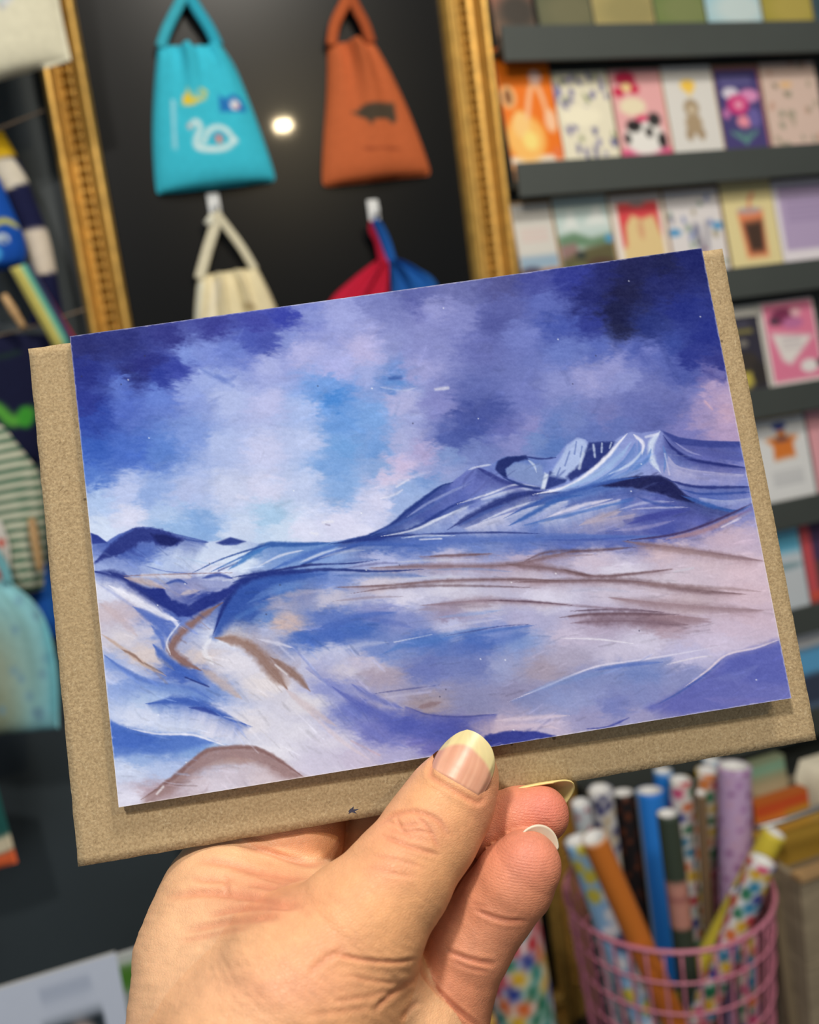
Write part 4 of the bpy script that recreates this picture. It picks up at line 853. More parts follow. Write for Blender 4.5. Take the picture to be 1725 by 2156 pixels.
def paint_picture():
    c = Cv(125, 500, 1695, 1720, 0.82)
    sky, XX, YY = idw(c, SKY, 22, 21, 3.6)
    lnd = [(x, y, tuple(int(q * k_) for q, k_ in zip(cc, (.82, .87, .98)))) if (y < 1122 and x > 850) else (x, y, cc) for x, y, cc in LAND]
    land, _, _ = idw(c, lnd, 13, 41, 3.4, .2, .38, 1.7, 1.2)
    ridge = [(120,1120),(190,1122),(205,1127),(224,1141),(250,1125),(280,1113),(320,1111),(350,1119),(400,1135),(440,1141),(462,1138),(485,1131),(520,1140),(545,1145),(570,1141),(640,1144),(690,1143),(770,1128),(820,1105),(860,1075),(900,1043),(925,1026),(950,1017),(985,989),(1003,980),(1040,975),(1047,969),(1065,962),(1100,960),(1140,965),(1170,962),(1195,935),(1215,922),(1233,925),(1245,936),(1290,930),(1310,917),(1330,909),(1350,912),(1390,905),(1430,921),(1480,928),(1600,932),(1720,1200),(1720,1760),(100,1760)]
    c.a[:] = sky
    c2 = Cv(125, 500, 1695, 1720, 0.82, (0, 0, 0)); c2.poly(ridge, (255, 255, 255), soft=1.2, ns=1.2, nscale=9)
    m = c2.a[..., :1] / 255.0
    c.a[:] = sky * (1 - m) + land * m
    S = c.stroke; Pl = c.poly
    # sky brush marks
    for pts, w, col, al in [([(235,790),(250,830),(270,850)],16,(96,120,206),.6),([(400,735),(440,760),(500,765)],18,(124,140,212),.5),([(420,775),(470,800),(500,790)],10,(80,104,190),.5),([(455,790),(490,812)],8,(96,118,196),.5),
        ([(820,797),(845,795)],7,(60,92,170),.9),([(818,806),(850,808)],10,(90,140,214),.6),([(800,815),(850,822),(880,815)],4,(196,196,226),.7),([(918,820),(943,817)],6,(226,220,230),.9),([(1010,695),(1050,675),(1080,650)],26,(84,90,162),.55),([(870,640),(885,665)],26,(92,96,172),.55),
        ([(960,860),(1000,850),(1060,862)],34,(76,88,164),.45),([(955,905),(990,915),(1030,895)],14,(70,84,162),.5),([(640,610),(700,640)],6,(170,170,222),.3),([(680,1100),(700,1098)],5,(226,222,236),.9),([(655,1122),(668,1124)],5,(226,222,236),.9),([(686,1104),(694,1106)],3,(120,110,140),.7),
        ([(780,1030),(850,1010),(910,992)],8,(206,194,226),.6),([(800,1050),(830,1042),(850,1030)],4,(230,222,238),.7),([(835,1025),(860,1010)],4,(232,222,236),.7),([(900,1010),(930,985),(980,965)],16,(112,140,206),.5),([(1130,955),(1165,945),(1190,925)],18,(88,118,190),.6),([(430,1095),(480,1110)],12,(150,176,226),.4),
        ([(1360,745),(1400,800),(1440,830)],14,(96,106,182),.5),([(1385,700),(1400,745),(1430,800)],10,(60,72,150),.5),([(1345,735),(1360,760)],16,(70,84,166),.6),([(1290,640),(1300,700),(1315,695)],34,(40,44,84),.5),([(1330,560),(1340,620),(1320,690)],44,(38,42,84),.4),([(1480,780),(1520,800),(1530,795)],10,(60,62,140),.6),([(1470,840),(1500,850)],24,(176,150,192),.5),([(1485,845),(1500,862)],5,(220,170,180),.6),
        ([(1440,905),(1500,890),(1550,880)],10,(190,158,192),.5),([(300,980),(340,985),(370,975)],12,(70,104,198),.35),([(215,920),(260,930),(320,925)],14,(62,96,190),.4),([(560,1000),(600,1010)],6,(206,200,232),.6),([(500,1045),(520,1050)],8,(214,208,234),.6)]:
        S(pts, w, col, al, .75, .5, 8, bristle=.5)
    rs = random.Random(5)
    for k in range(900):                                                             # scumbled strokes over the sky
        x, y = rs.uniform(160, 1540), rs.uniform(560, 1100)
        L = rs.uniform(14, 50); a = rs.gauss(-.25, .5)
        px, py = x + L * math.cos(a), y + L * math.sin(a)
        i = int((x - c.x0) * c.sc); j = int((y - c.y0) * c.sc)
        if not (0 <= i < c.w and 0 <= j < c.h) or m[j, i, 0] > .1: continue
        base = sky[j, i] * rs.uniform(.86, 1.13) + rs.uniform(-6, 6)
        if m[min(c.h - 1, max(0, int((py - c.y0) * c.sc))), min(c.w - 1, int((px - c.x0) * c.sc)), 0] > .1: continue
        S([(x, y), ((x + px) / 2, (y + py) / 2 + rs.uniform(-4, 4)), (px, py)], rs.uniform(3, 13), base, .38, .8, .7, 7, k, bristle=.8)
    N = (44, 56, 128); NB = (50, 66, 146); BL = (66, 98, 182); LB = (92, 132, 204); WH = (212, 211, 232); BR = (120, 90, 102); BD = (98, 72, 92)
    BRN = [[(880,1172),(960,1168),(1040,1165)],[(770,1196),(900,1191),(1052,1190),(1130,1178),(1200,1162),(1250,1158)],[(1066,1187),(1140,1193),(1200,1203),(1255,1213)],[(1080,1225),(1227,1221),(1335,1223),(1462,1241),(1575,1251)],[(1310,1138),(1426,1153),(1520,1166),(1612,1181)],[(1281,1257),(1390,1269),(1500,1278),(1612,1285)],[(1190,1298),(1245,1292),(1340,1291),(1440,1298),(1500,1304)],[(704,1236),(809,1232),(948,1221),(1100,1219),(1200,1223)],[(885,1275),(1017,1263),(1110,1266),(1200,1273)],[(1180,1197),(1252,1212),(1340,1206),(1420,1197)]]
    for i_, b_ in enumerate(BRN): c.fade(b_, 13 if i_ in (1, 3, 4, 5, 6) else 8, (146, 114, 124), .75, 1, .5, i_ + 5)
    for i_, (b_, w_, col_, al_, sd_) in enumerate([
        ([(700,1146),(770,1130),(822,1106),(860,1074),(900,1043),(930,1022),(955,1016)],24,(42,60,134),.9,1),([(800,1132),(880,1108),(940,1076),(1000,1050)],16,(60,80,156),.75,1),([(960,1108),(1000,1083),(1040,1063),(1095,1040),(1150,1036),(1200,1036)],26,(46,58,132),.9,1),([(1000,981),(1035,997),(1065,1014),(1115,1027)],22,(66,76,150),.8,1),
        ([(1060,1096),(1130,1058),(1200,1037),(1290,1012),(1350,1003)],30,(56,90,174),.9,1),([(1395,907),(1430,921),(1480,928),(1575,931)],30,(68,76,152),.85,1),([(1398,918),(1420,945),(1452,965),(1505,976),(1580,986)],18,(58,66,142),.75,1),([(1290,1012),(1345,1003),(1392,1003),(1418,1015),(1442,1040),(1500,1066),(1560,1076)],26,(42,50,110),.9,1),([(1410,1012),(1470,1025),(1590,1025)],22,(72,88,162),.8,1),
        ([(1130,1042),(1190,1027),(1240,997),(1282,960),(1305,932)],24,(116,148,212),.6,1),([(1200,1035),(1262,1008),(1310,972),(1340,930)],16,(80,118,196),.75,1),([(1260,1018),(1330,985),(1360,940)],14,(88,126,200),.65,1),([(1100,1107),(1180,1086),(1280,1060),(1340,1046)],18,(62,100,186),.75,1),([(1310,1096),(1380,1081),(1455,1068)],24,(68,76,160),.85,1),([(830,1129),(1000,1119),(1150,1122),(1300,1128),(1400,1126)],20,(92,114,190),.65,1),
        ([(1070,1478),(1150,1445),(1250,1407),(1330,1396),(1420,1382)],44,(104,128,198),.6,1),([(1360,1492),(1432,1456),(1490,1414),(1532,1381),(1592,1366),(1650,1345)],70,(84,92,180),.5,1),([(218,1377),(262,1410),(320,1437),(400,1450),(452,1476)],36,(98,130,208),.75,1),([(196,1203),(250,1211),(292,1238),(332,1264),(382,1291)],18,(58,72,152),.8,1),([(228,1516),(264,1532),(330,1546),(402,1548),(450,1563)],34,(76,112,202),.8,1),
        ([(296,1684),(360,1641),(420,1591),(452,1577),(530,1574),(570,1590),(612,1617),(645,1640)],32,(156,124,128),.85,1),([(306,1482),(380,1474),(440,1490),(482,1511),(532,1531)],20,(64,96,188),.85,1),([(452,1343),(500,1351),(540,1374),(566,1404),(606,1452)],30,(164,132,126),.75,-1),([(448,1340),(476,1268),(510,1222),(560,1208),(700,1201)],54,(54,90,178),.7,1),([(198,1186),(240,1140),(280,1113),(320,1111),(352,1120),(440,1141)],36,(62,82,166),.8,1),
        ([(850,1486),(900,1504),(970,1509),(1050,1503)],26,(86,92,176),.75,1),([(640,1404),(700,1450),(770,1496),(850,1530)],40,(112,120,196),.55,-1),([(520,1166),(560,1146),(640,1145),(720,1142)],26,(70,118,194),.75,1),([(640,1330),(700,1312),(770,1292),(840,1288)],34,(74,106,192),.6,1),([(900,1352),(1000,1330),(1120,1315)],34,(80,114,194),.6,1),([(320,1356),(352,1392),(400,1424),(440,1446)],18,(74,106,194),.7,-1),([(300,1232),(360,1226),(440,1212),(500,1218)],14,(110,122,186),.6,1)]):
        c.fade(b_, w_, col_, al_, sd_, .5, i_ + 31)
    for i_, (b_, w_, col_, al_) in enumerate([([(975,1114),(1050,1088),(1130,1066),(1200,1054)],24,(208,204,228),.85),([(1130,1100),(1220,1074),(1310,1050)],20,(206,198,222),.8),([(850,1116),(930,1088),(990,1064)],12,(204,206,230),.85),([(1405,958),(1440,986),(1570,1000)],22,(184,176,212),.75),([(1010,1052),(1080,1030),(1130,1026)],10,(206,208,232),.8),([(1240,1100),(1290,1090),(1340,1082)],12,(182,164,184),.7),([(1470,1048),(1530,1054),(1585,1048)],12,(176,178,216),.7),([(700,1158),(760,1150),(830,1150)],10,(176,188,226),.5)]):
        c.fade(b_, w_, col_, al_, 1, .5, i_ + 71)
    # distant hills on the left
    Pl([(196,1186),(240,1140),(280,1114),(320,1111),(352,1120),(388,1135),(372,1147),(340,1152),(322,1140),(292,1141),(280,1156),(240,1172)], (50,62,140), 1, 3, 4, 7)
    Pl([(318,1124),(345,1126),(385,1138),(360,1150),(335,1146)], (36,44,108), .9, 3, 3, 6); S([(385,1135),(420,1140),(440,1142)], 4, (70,92,170))
    Pl([(185,1120),(205,1127),(226,1143),(185,1146)], (52,68,154), 1, 1.5); Pl([(455,1143),(485,1131),(518,1140),(498,1147),(470,1148)], (54,70,148), 1, 2)
    S([(520,1166),(560,1147),(640,1146),(700,1142)], (5,10,8,4), (52,92,172)); S([(400,1209),(470,1176),(560,1147)], (2,3,4), (48,80,160)); S([(440,1206),(520,1168),(570,1150)], (2,4,6), (60,104,186)); S([(480,1200),(530,1168),(560,1152)], (5,10,8), (66,120,196)); S([(460,1202),(500,1185)],3,N,.7)
    S([(540,1195),(590,1170),(640,1158)], (3,5,4), WH, .8); S([(570,1200),(640,1170),(720,1145)], (4,12,6), (74,110,192)); S([(630,1185),(680,1165),(730,1152)], (3,6,3), WH, .7); S([(620,1195),(700,1165),(780,1138)], (3,8,5), (60,90,176))
    S([(300,1190),(350,1203),(400,1207)], 2, (90,110,190), .8); S([(370,1170),(430,1185),(470,1192)], 3, (170,190,228), .7)
    # long dark shore lines
    S([(478,1217),(560,1205),(650,1190),(740,1186),(800,1178)], (3,5,5,3,2), N); S([(530,1213),(620,1203),(700,1199),(800,1203),(900,1198)], (5,6,6,4,2), (40,56,130)); S([(490,1226),(560,1209),(640,1203)], (6,8,4), NB)
    S([(470,1222),(540,1212)], 4, WH, .8)
    # the far mountain, left flank
    S([(690,1147),(770,1131),(822,1107),(852,1080),(892,1050),(930,1023),(956,1015)], (3,7,8,7,7,6,4), (42,62,138)); S([(740,1141),(820,1128),(880,1108),(930,1078),(970,1058),(1010,1048)], (4,9,8,6,5,3), (44,62,142)); S([(780,1128),(850,1098),(900,1070),(950,1040)], (4,8,7,3), (76,100,178), .8)
    S([(800,1130),(870,1116),(930,1090),(980,1066)], (2,5,5,3), (206,208,232), .9); S([(855,1090),(900,1060),(940,1040),(990,1018)], (3,6,6,4), (150,160,214), .8)
    S([(1000,982),(1030,998),(1060,1014),(1110,1026)], (3,9,9,5), (58,66,142)); S([(1003,985),(980,1010),(975,1030)], (5,7,3), (84,92,166), .7); S([(985,990),(1005,983),(1035,978)], 4, (206,208,232), .8); S([(1040,1000),(1010,1030),(985,1050)], (3,6,3), (92,100,172), .6)
    S([(960,1062),(1030,1040),(1090,1020),(1160,1032)], (3,4,4,3), WH, .95); S([(965,1070),(1040,1050),(1100,1034)], (2,5,3), (120,136,200), .8); S([(940,1117),(985,1090),(1040,1062),(1095,1041),(1150,1037),(1180,1038)], (3,11,15,15,8,3), (48,60,132)); S([(960,1110),(1020,1080),(1070,1060)], (3,8,4), (74,98,176), .7)
    S([(1070,1108),(1120,1082),(1180,1050),(1230,1042)], (4,10,9,4), (60,98,180)); S([(1010,1100),(1080,1070),(1140,1052)], (3,5,3), WH, .8)
    for pts, w, col, al in [([(830,1122),(900,1080),(960,1040),(1000,1005)],(6,16,18,8),(92,104,176),.55),([(1000,1000),(1050,1020),(1110,1034)],(8,16,6),(84,92,168),.6),([(1180,1046),(1260,1030),(1330,1018)],(6,14,8),(70,98,176),.6),([(1400,930),(1450,948),(1560,955)],(6,18,12),(92,96,164),.6),([(1420,985),(1500,1004),(1580,1008)],(4,12,6),(120,124,186),.5),([(1180,1070),(1250,1050),(1330,1036),(1400,1046)],(5,14,16,6),(66,84,162),.6),([(1080,1000),(1120,1012),(1150,1020)],(6,12,4),(70,88,156),.5)]:
        S(pts, w, col, al, .7, .6, 9, bristle=.5)
    # the crater
    Pl([(1066,984),(1090,974),(1140,980),(1150,1010),(1140,1024),(1090,1014),(1066,1000)], (124,142,198), .9, 4, 3, 8); Pl([(1043,988),(1049,970),(1068,962),(1108,959),(1112,967),(1082,974),(1064,988),(1068,1006),(1056,1002)], (42,54,120), 1, 2, 1.5, 7)
    S([(1058,1004),(1098,1021),(1140,1029),(1162,1022)], (4,6,6,3), (46,62,134)); S([(1104,961),(1140,966),(1172,963)], (3,4,3), (52,64,134)); S([(1112,968),(1125,980),(1130,995)], (4,5,2), (206,212,234), .7); Pl([(1139,1030),(1147,995),(1158,1000),(1148,1030)], (206,212,234), .9, 2); Pl([(1148,1032),(1158,992),(1196,1008),(1190,1016)], (50,64,136), .95, 2)
    # second peak
    Pl([(1158,1002),(1195,938),(1215,923),(1232,926),(1242,946),(1236,980),(1202,1010)], (166,180,226), .95, 3, 2, 8); Pl([(1240,932),(1296,929),(1282,958),(1250,985),(1202,1012),(1192,1004),(1226,972)], (46,58,130), .95, 2.5, 2, 7)
    for x0_, y0_, x1_, y1_, w in ((1250,936,1253,962,5),(1268,933,1267,952,4),(1228,955,1220,986,6),(1288,932,1284,944,3)): S([(x0_,y0_),(x1_,y1_)], w, (190,200,230), .85)
    for pts in ([(1214,930),(1210,956)],[(1226,940),(1222,962)],[(1200,950),(1190,980)],[(1180,985),(1172,1005)]): S(pts, 3, (84,104,176), .7)
    # third peak, swept flanks
    S([(1120,1042),(1190,1026),(1240,996),(1280,960),(1302,934),(1322,912)], (3,6,8,8,8,6), (226,222,240)); S([(1180,1032),(1250,1003),(1300,966),(1330,930)], (4,10,12,6), (148,172,224)); S([(1200,1036),(1270,1010),(1320,975)], (3,5,3), (84,118,196), .8); S([(1334,914),(1354,934),(1352,958)], (6,7,3), (228,222,238), .9); S([(1345,925),(1345,960),(1320,995)], (3,6,4), (92,128,202), .7)
    S([(1391,907),(1372,935),(1374,968),(1392,996)], (6,12,12,6), (204,212,236), .9); S([(1360,920),(1385,914)], 5, (206,206,232), .8); S([(1330,992),(1362,968),(1372,944)], (4,9,4), (84,124,200), .8); S([(1396,936),(1402,965),(1398,996)], (3,6,4), (88,126,200), .85); S([(1280,1000),(1330,975),(1355,945)], (3,6,4), (206,214,238), .7)
    # right ridges
    Pl([(1392,906),(1430,921),(1480,928),(1575,931),(1575,940),(1500,943),(1450,938),(1425,936)], (62,72,150), .95, 2); S([(1397,917),(1418,944),(1452,965),(1504,976),(1580,986)], (3,7,7,6,4), (44,52,126)); S([(1440,937),(1490,952),(1530,962),(1575,968)], (4,10,9,5), (84,90,166), .85); S([(1420,930),(1450,950),(1480,960)], (3,4,2), (150,150,208), .8); S([(1400,955),(1410,1000)], 3, (206,196,222), .6)
    Pl([(1280,1013),(1338,1003),(1390,1002),(1416,1014),(1440,1039),(1462,1058),(1424,1052),(1380,1036),(1330,1026),(1250,1024)], (42,46,98), 1, 2.5, 2, 9); S([(1060,1092),(1130,1057),(1200,1037),(1290,1013),(1352,1004)], (3,7,9,8,4), (62,92,174)); S([(1405,1010),(1470,1025),(1590,1025)], (4,7,4), (48,58,132)); S([(1428,1028),(1480,1040),(1590,1036)], (3,6,4), (60,82,164)); S([(1436,1044),(1500,1066),(1550,1076),(1586,1062)], (5,9,6,3), (58,94,176))
    S([(1100,1106),(1190,1086),(1290,1062),(1340,1052)], (3,7,6,3), (72,110,190), .8); S([(1150,1090),(1220,1066),(1290,1050)], (3,9,4), (216,206,228), .85); S([(1320,1104),(1380,1086),(1446,1076)], (4,15,5), (70,76,162), .9); S([(1220,1106),(1262,1090),(1310,1076)], (5,14,6), (180,162,182), .8); S([(1300,1074),(1360,1058),(1420,1056)], (3,6,3), (170,170,214), .8); S([(1330,1072),(1400,1068),(1450,1068)], (2,5,3), (190,186,220), .7); S([(1290,1118),(1360,1110),(1420,1096)], (3,9,4), (160,152,200), .6); S([(1340,1046),(1390,1062),(1430,1066)], (3,8,3), (62,84,168), .8)
    # blue foot of the mountain
    S([(790,1131),(900,1125),(1040,1121),(1150,1124)], (2,4,4,2), N, .8); S([(760,1146),(900,1140),(1050,1136),(1200,1132),(1400,1130)], (8,14,14,12,5), (82,108,188), .75); S([(884,1136),(930,1134)], 3, WH, .9); S([(840,1134),(890,1128),(960,1128)], (2,4,2), (206,210,234), .8); S([(1140,1137),(1250,1136),(1340,1130)], (2,5,3), (70,88,170), .7); S([(700,1150),(800,1146),(900,1150)], (5,10,4), (66,96,180), .7)
    S([(1320,1138),(1420,1125),(1500,1099),(1592,1056)], (3,5,5,3), (76,62,110)); S([(1400,1136),(1480,1118),(1540,1092),(1585,1072)], (4,11,9,3), (166,128,146), .9); S([(1520,1110),(1560,1090)], 4, (220,206,226), .8); S([(1560,1085),(1590,1068)], 12, (110,100,166), .6)
    # brown drifts on the plain
    for pts, w, col, al in [([(892,1172),(960,1169),(1035,1166)],(2,5,2),BR,.9),([(770,1196),(900,1191),(1052,1190),(1130,1178),(1200,1162),(1250,1158)],(2,6,8,7,6,2),(140,110,122),.9),([(1066,1188),(1140,1194),(1200,1204),(1255,1214)],(4,12,9,3),(134,104,114),.9),([(1100,1184),(1154,1162),(1245,1159),(1340,1152)],(3,5,5,2),(112,84,98),.9),([(1180,1198),(1252,1213),(1340,1207),(1420,1198)],(3,6,4,2),(122,92,102),.9),
        ([(1080,1226),(1227,1222),(1335,1224),(1462,1242),(1575,1252)],(3,7,9,10,3),(128,98,108),.9),([(1335,1226),(1440,1236),(1540,1240),(1605,1246)],(4,8,6,3),(166,134,142),.8),([(1310,1139),(1426,1155),(1520,1168),(1610,1182)],(4,9,8,4),(146,114,126),.9),([(1340,1152),(1450,1162),(1560,1180)],(3,8,4),(176,144,152),.7),([(1281,1258),(1390,1271),(1500,1280),(1610,1286)],(4,14,14,5),(168,138,152),.85),([(1198,1287),(1300,1283),(1400,1289)],(2,4,2),BD,.9),([(1172,1301),(1245,1293),(1340,1292),(1430,1294)],(2,6,6,3),(112,84,100),.9),([(1200,1312),(1290,1306),(1360,1308),(1450,1316)],(3,18,18,4),(128,98,116),.85),([(1360,1300),(1430,1306),(1500,1310)],(4,12,4),(160,128,144),.7),
        ([(704,1237),(809,1233),(948,1222),(1100,1220),(1200,1224)],(2,4,6,5,2),(128,98,108),.9),([(739,1250),(822,1238),(948,1233),(1122,1237)],(2,4,4,2),(120,92,104),.85),([(885,1275),(1017,1264),(1110,1267),(1200,1274),(1400,1290)],(5,10,5,3,2),(150,124,146),.8),([(880,1284),(960,1278),(1040,1276)],(5,12,5),(166,146,168),.7),([(1017,1264),(1110,1266),(1210,1275)],(1,3,1),(96,70,90),.8),([(700,1266),(780,1258),(850,1256)],(2,4,2),(150,130,150),.6),([(1110,1172),(1180,1170),(1260,1168)],(2,4,2),(150,122,136),.6),
        ([(830,1184),(900,1180),(990,1178)],(2,4,2),WH,.7),([(900,1200),(1000,1198),(1080,1204)],(2,4,2),(130,150,210),.7),([(700,1212),(820,1210),(900,1214)],(3,10,4),(84,118,198),.7),([(820,1222),(900,1216),(980,1212)],(2,4,2),(206,206,230),.7),([(1420,1204),(1460,1196)],3,WH,.6),([(1190,1246),(1250,1240),(1330,1246)],(2,8,3),(186,184,218),.5),([(690,1190),(740,1180),(800,1178)],(3,6,3),(96,124,200),.7),([(670,1176),(720,1162),(770,1158)],(2,5,3),WH,.6),([(730,1196),(800,1186),(850,1186)],(2,4,2),(110,110,170),.7)]:
        S(pts, np.atleast_1d(w) * 1.2, np.array(col) * .92, min(1, al * .95), .85, .5, 8, bristle=.3)
    # dark shoulder of the middle hill and its blue flank
    Pl([(446,1342),(474,1268),(508,1224),(560,1208),(640,1203),(640,1216),(580,1232),(540,1262),(500,1290),(470,1330),(454,1348)], (52,84,172), .85, 7, 4, 12); S([(448,1338),(476,1268),(510,1224),(560,1210),(660,1204)], (5,9,17,15,6), (40,56,136)); S([(510,1240),(560,1222),(620,1214),(690,1208)], (10,14,12,4), (58,92,178), .8)
    for pts, w, col, al in [([(520,1270),(580,1240),(650,1228)],(8,16,6),(110,142,208),.6),([(560,1262),(620,1250),(700,1240)],(5,10,4),(170,162,188),.7),([(500,1300),(560,1270)],(10,8),(86,126,200),.6),([(575,1310),(605,1296),(625,1310)],(10,20,10),(200,172,172),.7),([(630,1330),(700,1316),(760,1296),(830,1290)],(8,18,16,5),(76,104,190),.75),([(640,1352),(700,1340),(760,1336)],(8,14,6),(72,104,192),.7),([(760,1300),(830,1312),(870,1322)],(6,12,5),(90,110,192),.6),
        ([(800,1380),(850,1358),(920,1345),(980,1330),(1050,1318)],(4,14,16,8,3),(80,120,198),.8),([(960,1345),(1040,1328),(1130,1316)],(3,8,3),(78,110,192),.8),([(930,1340),(1000,1328),(1060,1318),(1120,1314)],(1,3,2,1),(62,70,140),.8),([(830,1352),(910,1336)],2,WH,.9),([(920,1325),(990,1312),(1060,1302)],(2,6,3),(190,186,216),.7),([(920,1300),(1000,1292),(1060,1284)],(3,8,3),(130,156,216),.7),([(1000,1368),(1060,1348),(1116,1332)],(8,22,8),(84,112,192),.65),([(880,1400),(960,1372),(1040,1372)],(10,34,14),(98,114,186),.5),
        ([(690,1370),(760,1358),(820,1352)],(6,12,4),(190,190,220),.6),([(745,1420),(810,1412),(850,1420)],(6,22,8),(172,156,176),.6),([(880,1490),(905,1484),(930,1478)],(5,12,4),(130,100,108),.8),([(790,1460),(850,1452),(930,1442)],(2,3,1),(72,76,140),.8),([(800,1470),(860,1462),(920,1456)],(3,6,2),(186,180,212),.6),([(860,1488),(900,1504),(970,1509),(1045,1503)],(2,4,4,2),(72,76,152),.9),([(740,1440),(790,1470),(850,1492)],(8,14,6),(92,104,190),.8)]:
        S(pts, w, col, al, .6, .4, 10, bristle=.5)
    S([(700,1446),(770,1492),(850,1526),(930,1548),(1010,1552)], (8,26,34,34,16), (82,92,180), .8, .6, .4, 12, bristle=.4); S([(720,1490),(790,1545),(860,1575)], (6,14,6), (112,118,196), .6); S([(1040,1518),(1120,1512),(1200,1506)], (4,10,4), (206,186,208), .8); S([(1060,1530),(1140,1528),(1180,1535)], (4,10,4), (206,184,206), .7)
    Pl([(1000,1580),(1022,1548),(1062,1539),(1130,1540),(1172,1550),(1120,1566)], (62,70,158), 1, 2, 2, 8); S([(1230,1535),(1280,1530),(1325,1511)], (2,3,5), (72,78,162))
    # pale ridges and violet hill at the lower right
    S([(1070,1478),(1150,1445),(1250,1405),(1330,1392),(1420,1378),(1520,1360)], (2,4,4,4,3,2), (206,198,226)); S([(1250,1412),(1320,1400),(1396,1394)], (3,9,4), (92,116,194), .85); S([(1180,1344),(1260,1346),(1340,1356)], (2,4,2), (222,214,232), .8); S([(1100,1462),(1200,1430),(1300,1412)], (4,14,5), (120,140,200), .6); S([(1400,1400),(1460,1386),(1500,1380)], (2,3,2), (220,208,224), .8)
    Pl([(1700,1330),(1646,1346),(1592,1366),(1532,1381),(1490,1414),(1432,1456),(1360,1492),(1440,1508),(1600,1490),(1720,1480)], (94,98,184), .75, 9, 5, 22); Pl([(1646,1348),(1592,1368),(1530,1384),(1520,1420),(1600,1440),(1680,1440)], (80,90,180), .5, 10, 6, 20); S([(1646,1345),(1592,1364),(1530,1379),(1488,1413),(1440,1448)], (3,4,4,4,2), (214,196,216)); S([(1525,1388),(1480,1424),(1430,1458),(1380,1486)], (2,4,4,2), (70,92,176), .8); S([(1500,1430),(1560,1420),(1600,1400)], (4,20,6), (118,124,196), .5); S([(1480,1470),(1560,1478),(1620,1470)], (6,18,8), (120,116,190), .5)
    # left valley
    S([(196,1203),(250,1211),(292,1238),(332,1264),(382,1291)], (11,14,15,12,6), (44,56,134)); Pl([(286,1236),(322,1238),(340,1236),(362,1262),(396,1276),(436,1254),(484,1236),(512,1222),(472,1262),(402,1298),(376,1298),(330,1266)], (44,58,142), 1, 2.5, 3, 8); S([(348,1229),(376,1222),(396,1230)], (4,7,3), (64,86,168)); S([(425,1218),(460,1210),(492,1219)], (5,9,4), (68,86,168)); S([(400,1262),(430,1245),(470,1238)], (3,8,4), (120,130,190), .6); S([(380,1252),(400,1246),(420,1244)], (4,10,4), (206,186,190), .7)
    S([(250,1213),(330,1210),(430,1207),(490,1206)], (2,3,2,1), (140,110,120), .9); S([(262,1216),(310,1226),(350,1240)], (8,13,4), (196,170,170), .85); S([(300,1212),(400,1214)], 8, (222,206,212), .6); S([(228,1232),(290,1266),(350,1298),(378,1308)], (5,18,18,5), (226,222,240), .95); S([(206,1228),(240,1250),(300,1290)], (3,6,3), (150,158,212), .5)
    S([(278,1276),(318,1300),(350,1326),(360,1356)], (4,14,20,8), (82,108,194), .9); S([(318,1316),(340,1344),(346,1370)], (4,10,5), (80,108,196), .8); S([(322,1356),(352,1392),(400,1424),(440,1446)], (10,18,11,3), (66,98,188), .95); S([(390,1426),(440,1446)], 3, N, .8)
    S([(210,1270),(250,1300),(290,1340)], (8,18,8), (190,166,176), .55); S([(212,1334),(262,1368),(310,1402),(352,1424)], (4,8,8,3), (190,160,150), .9); S([(254,1366),(282,1380),(302,1398)], (3,6,3), (136,104,96), .85); S([(300,1394),(330,1410),(346,1418)], (3,4,2), (120,96,90), .6)
    S([(360,1300),(372,1312),(372,1318)], 8, (226,222,240), .8)
    # the winding road
    S([(470,1268),(424,1298),(384,1330),(361,1364),(386,1392),(424,1412)], (6,13,16,17,16,11), (140,104,102), 1); S([(424,1408),(470,1440),(510,1472)], (12,20,8), (190,164,160), .75); S([(446,1342),(430,1370),(450,1400)], (6,12,8), (222,220,236), .7); S([(380,1310),(352,1350),(360,1380)], (3,4,3), (222,220,238), .8)
    S([(452,1343),(500,1351),(540,1374),(566,1404),(606,1452)], (10,20,26,26,10), (150,118,112), 1); S([(570,1384),(616,1416),(654,1456)], (7,18,7), (142,110,104), 1); S([(580,1400),(604,1420)], 4, (206,196,206), .9); S([(600,1450),(650,1490),(710,1530)], (8,16,6), (194,174,184), .7); S([(606,1352),(650,1398),(696,1452)], (3,5,3), (136,146,206), .8); S([(540,1345),(590,1356),(620,1365)], (3,8,3), (206,202,226), .8); S([(640,1490),(720,1560),(780,1600)], (4,10,4), (206,188,202), .6); S([(740,1560),(800,1590)], 4, (190,160,180), .6)
    # blue drifts lower left
    S([(216,1377),(262,1410),(320,1437),(400,1450),(452,1476)], (5,9,9,11,3), (90,120,202), .95); S([(300,1446),(380,1452),(430,1468)], (8,18,5), (112,142,210), .7); S([(306,1482),(380,1474),(440,1490),(482,1511),(532,1531)], (5,15,16,10,2), (64,96,188), .95); S([(398,1490),(430,1494),(464,1508)], (4,9,4), (50,70,160), .85); S([(470,1508),(500,1516),(520,1524)], (2,4,2), WH, .6)
    Pl([(230,1518),(262,1532),(270,1538),(330,1546),(402,1548),(446,1562),(392,1580),(330,1584),(280,1588),(236,1592)], (78,114,202), .8, 7, 6, 14); Pl([(228,1516),(264,1532),(272,1540),(320,1548),(330,1560),(280,1576),(236,1570)], (66,102,196), .7, 5, 4, 10); S([(264,1532),(330,1545),(402,1547),(440,1558),(480,1572)], (2,4,4,4,2), (226,222,240), .9)
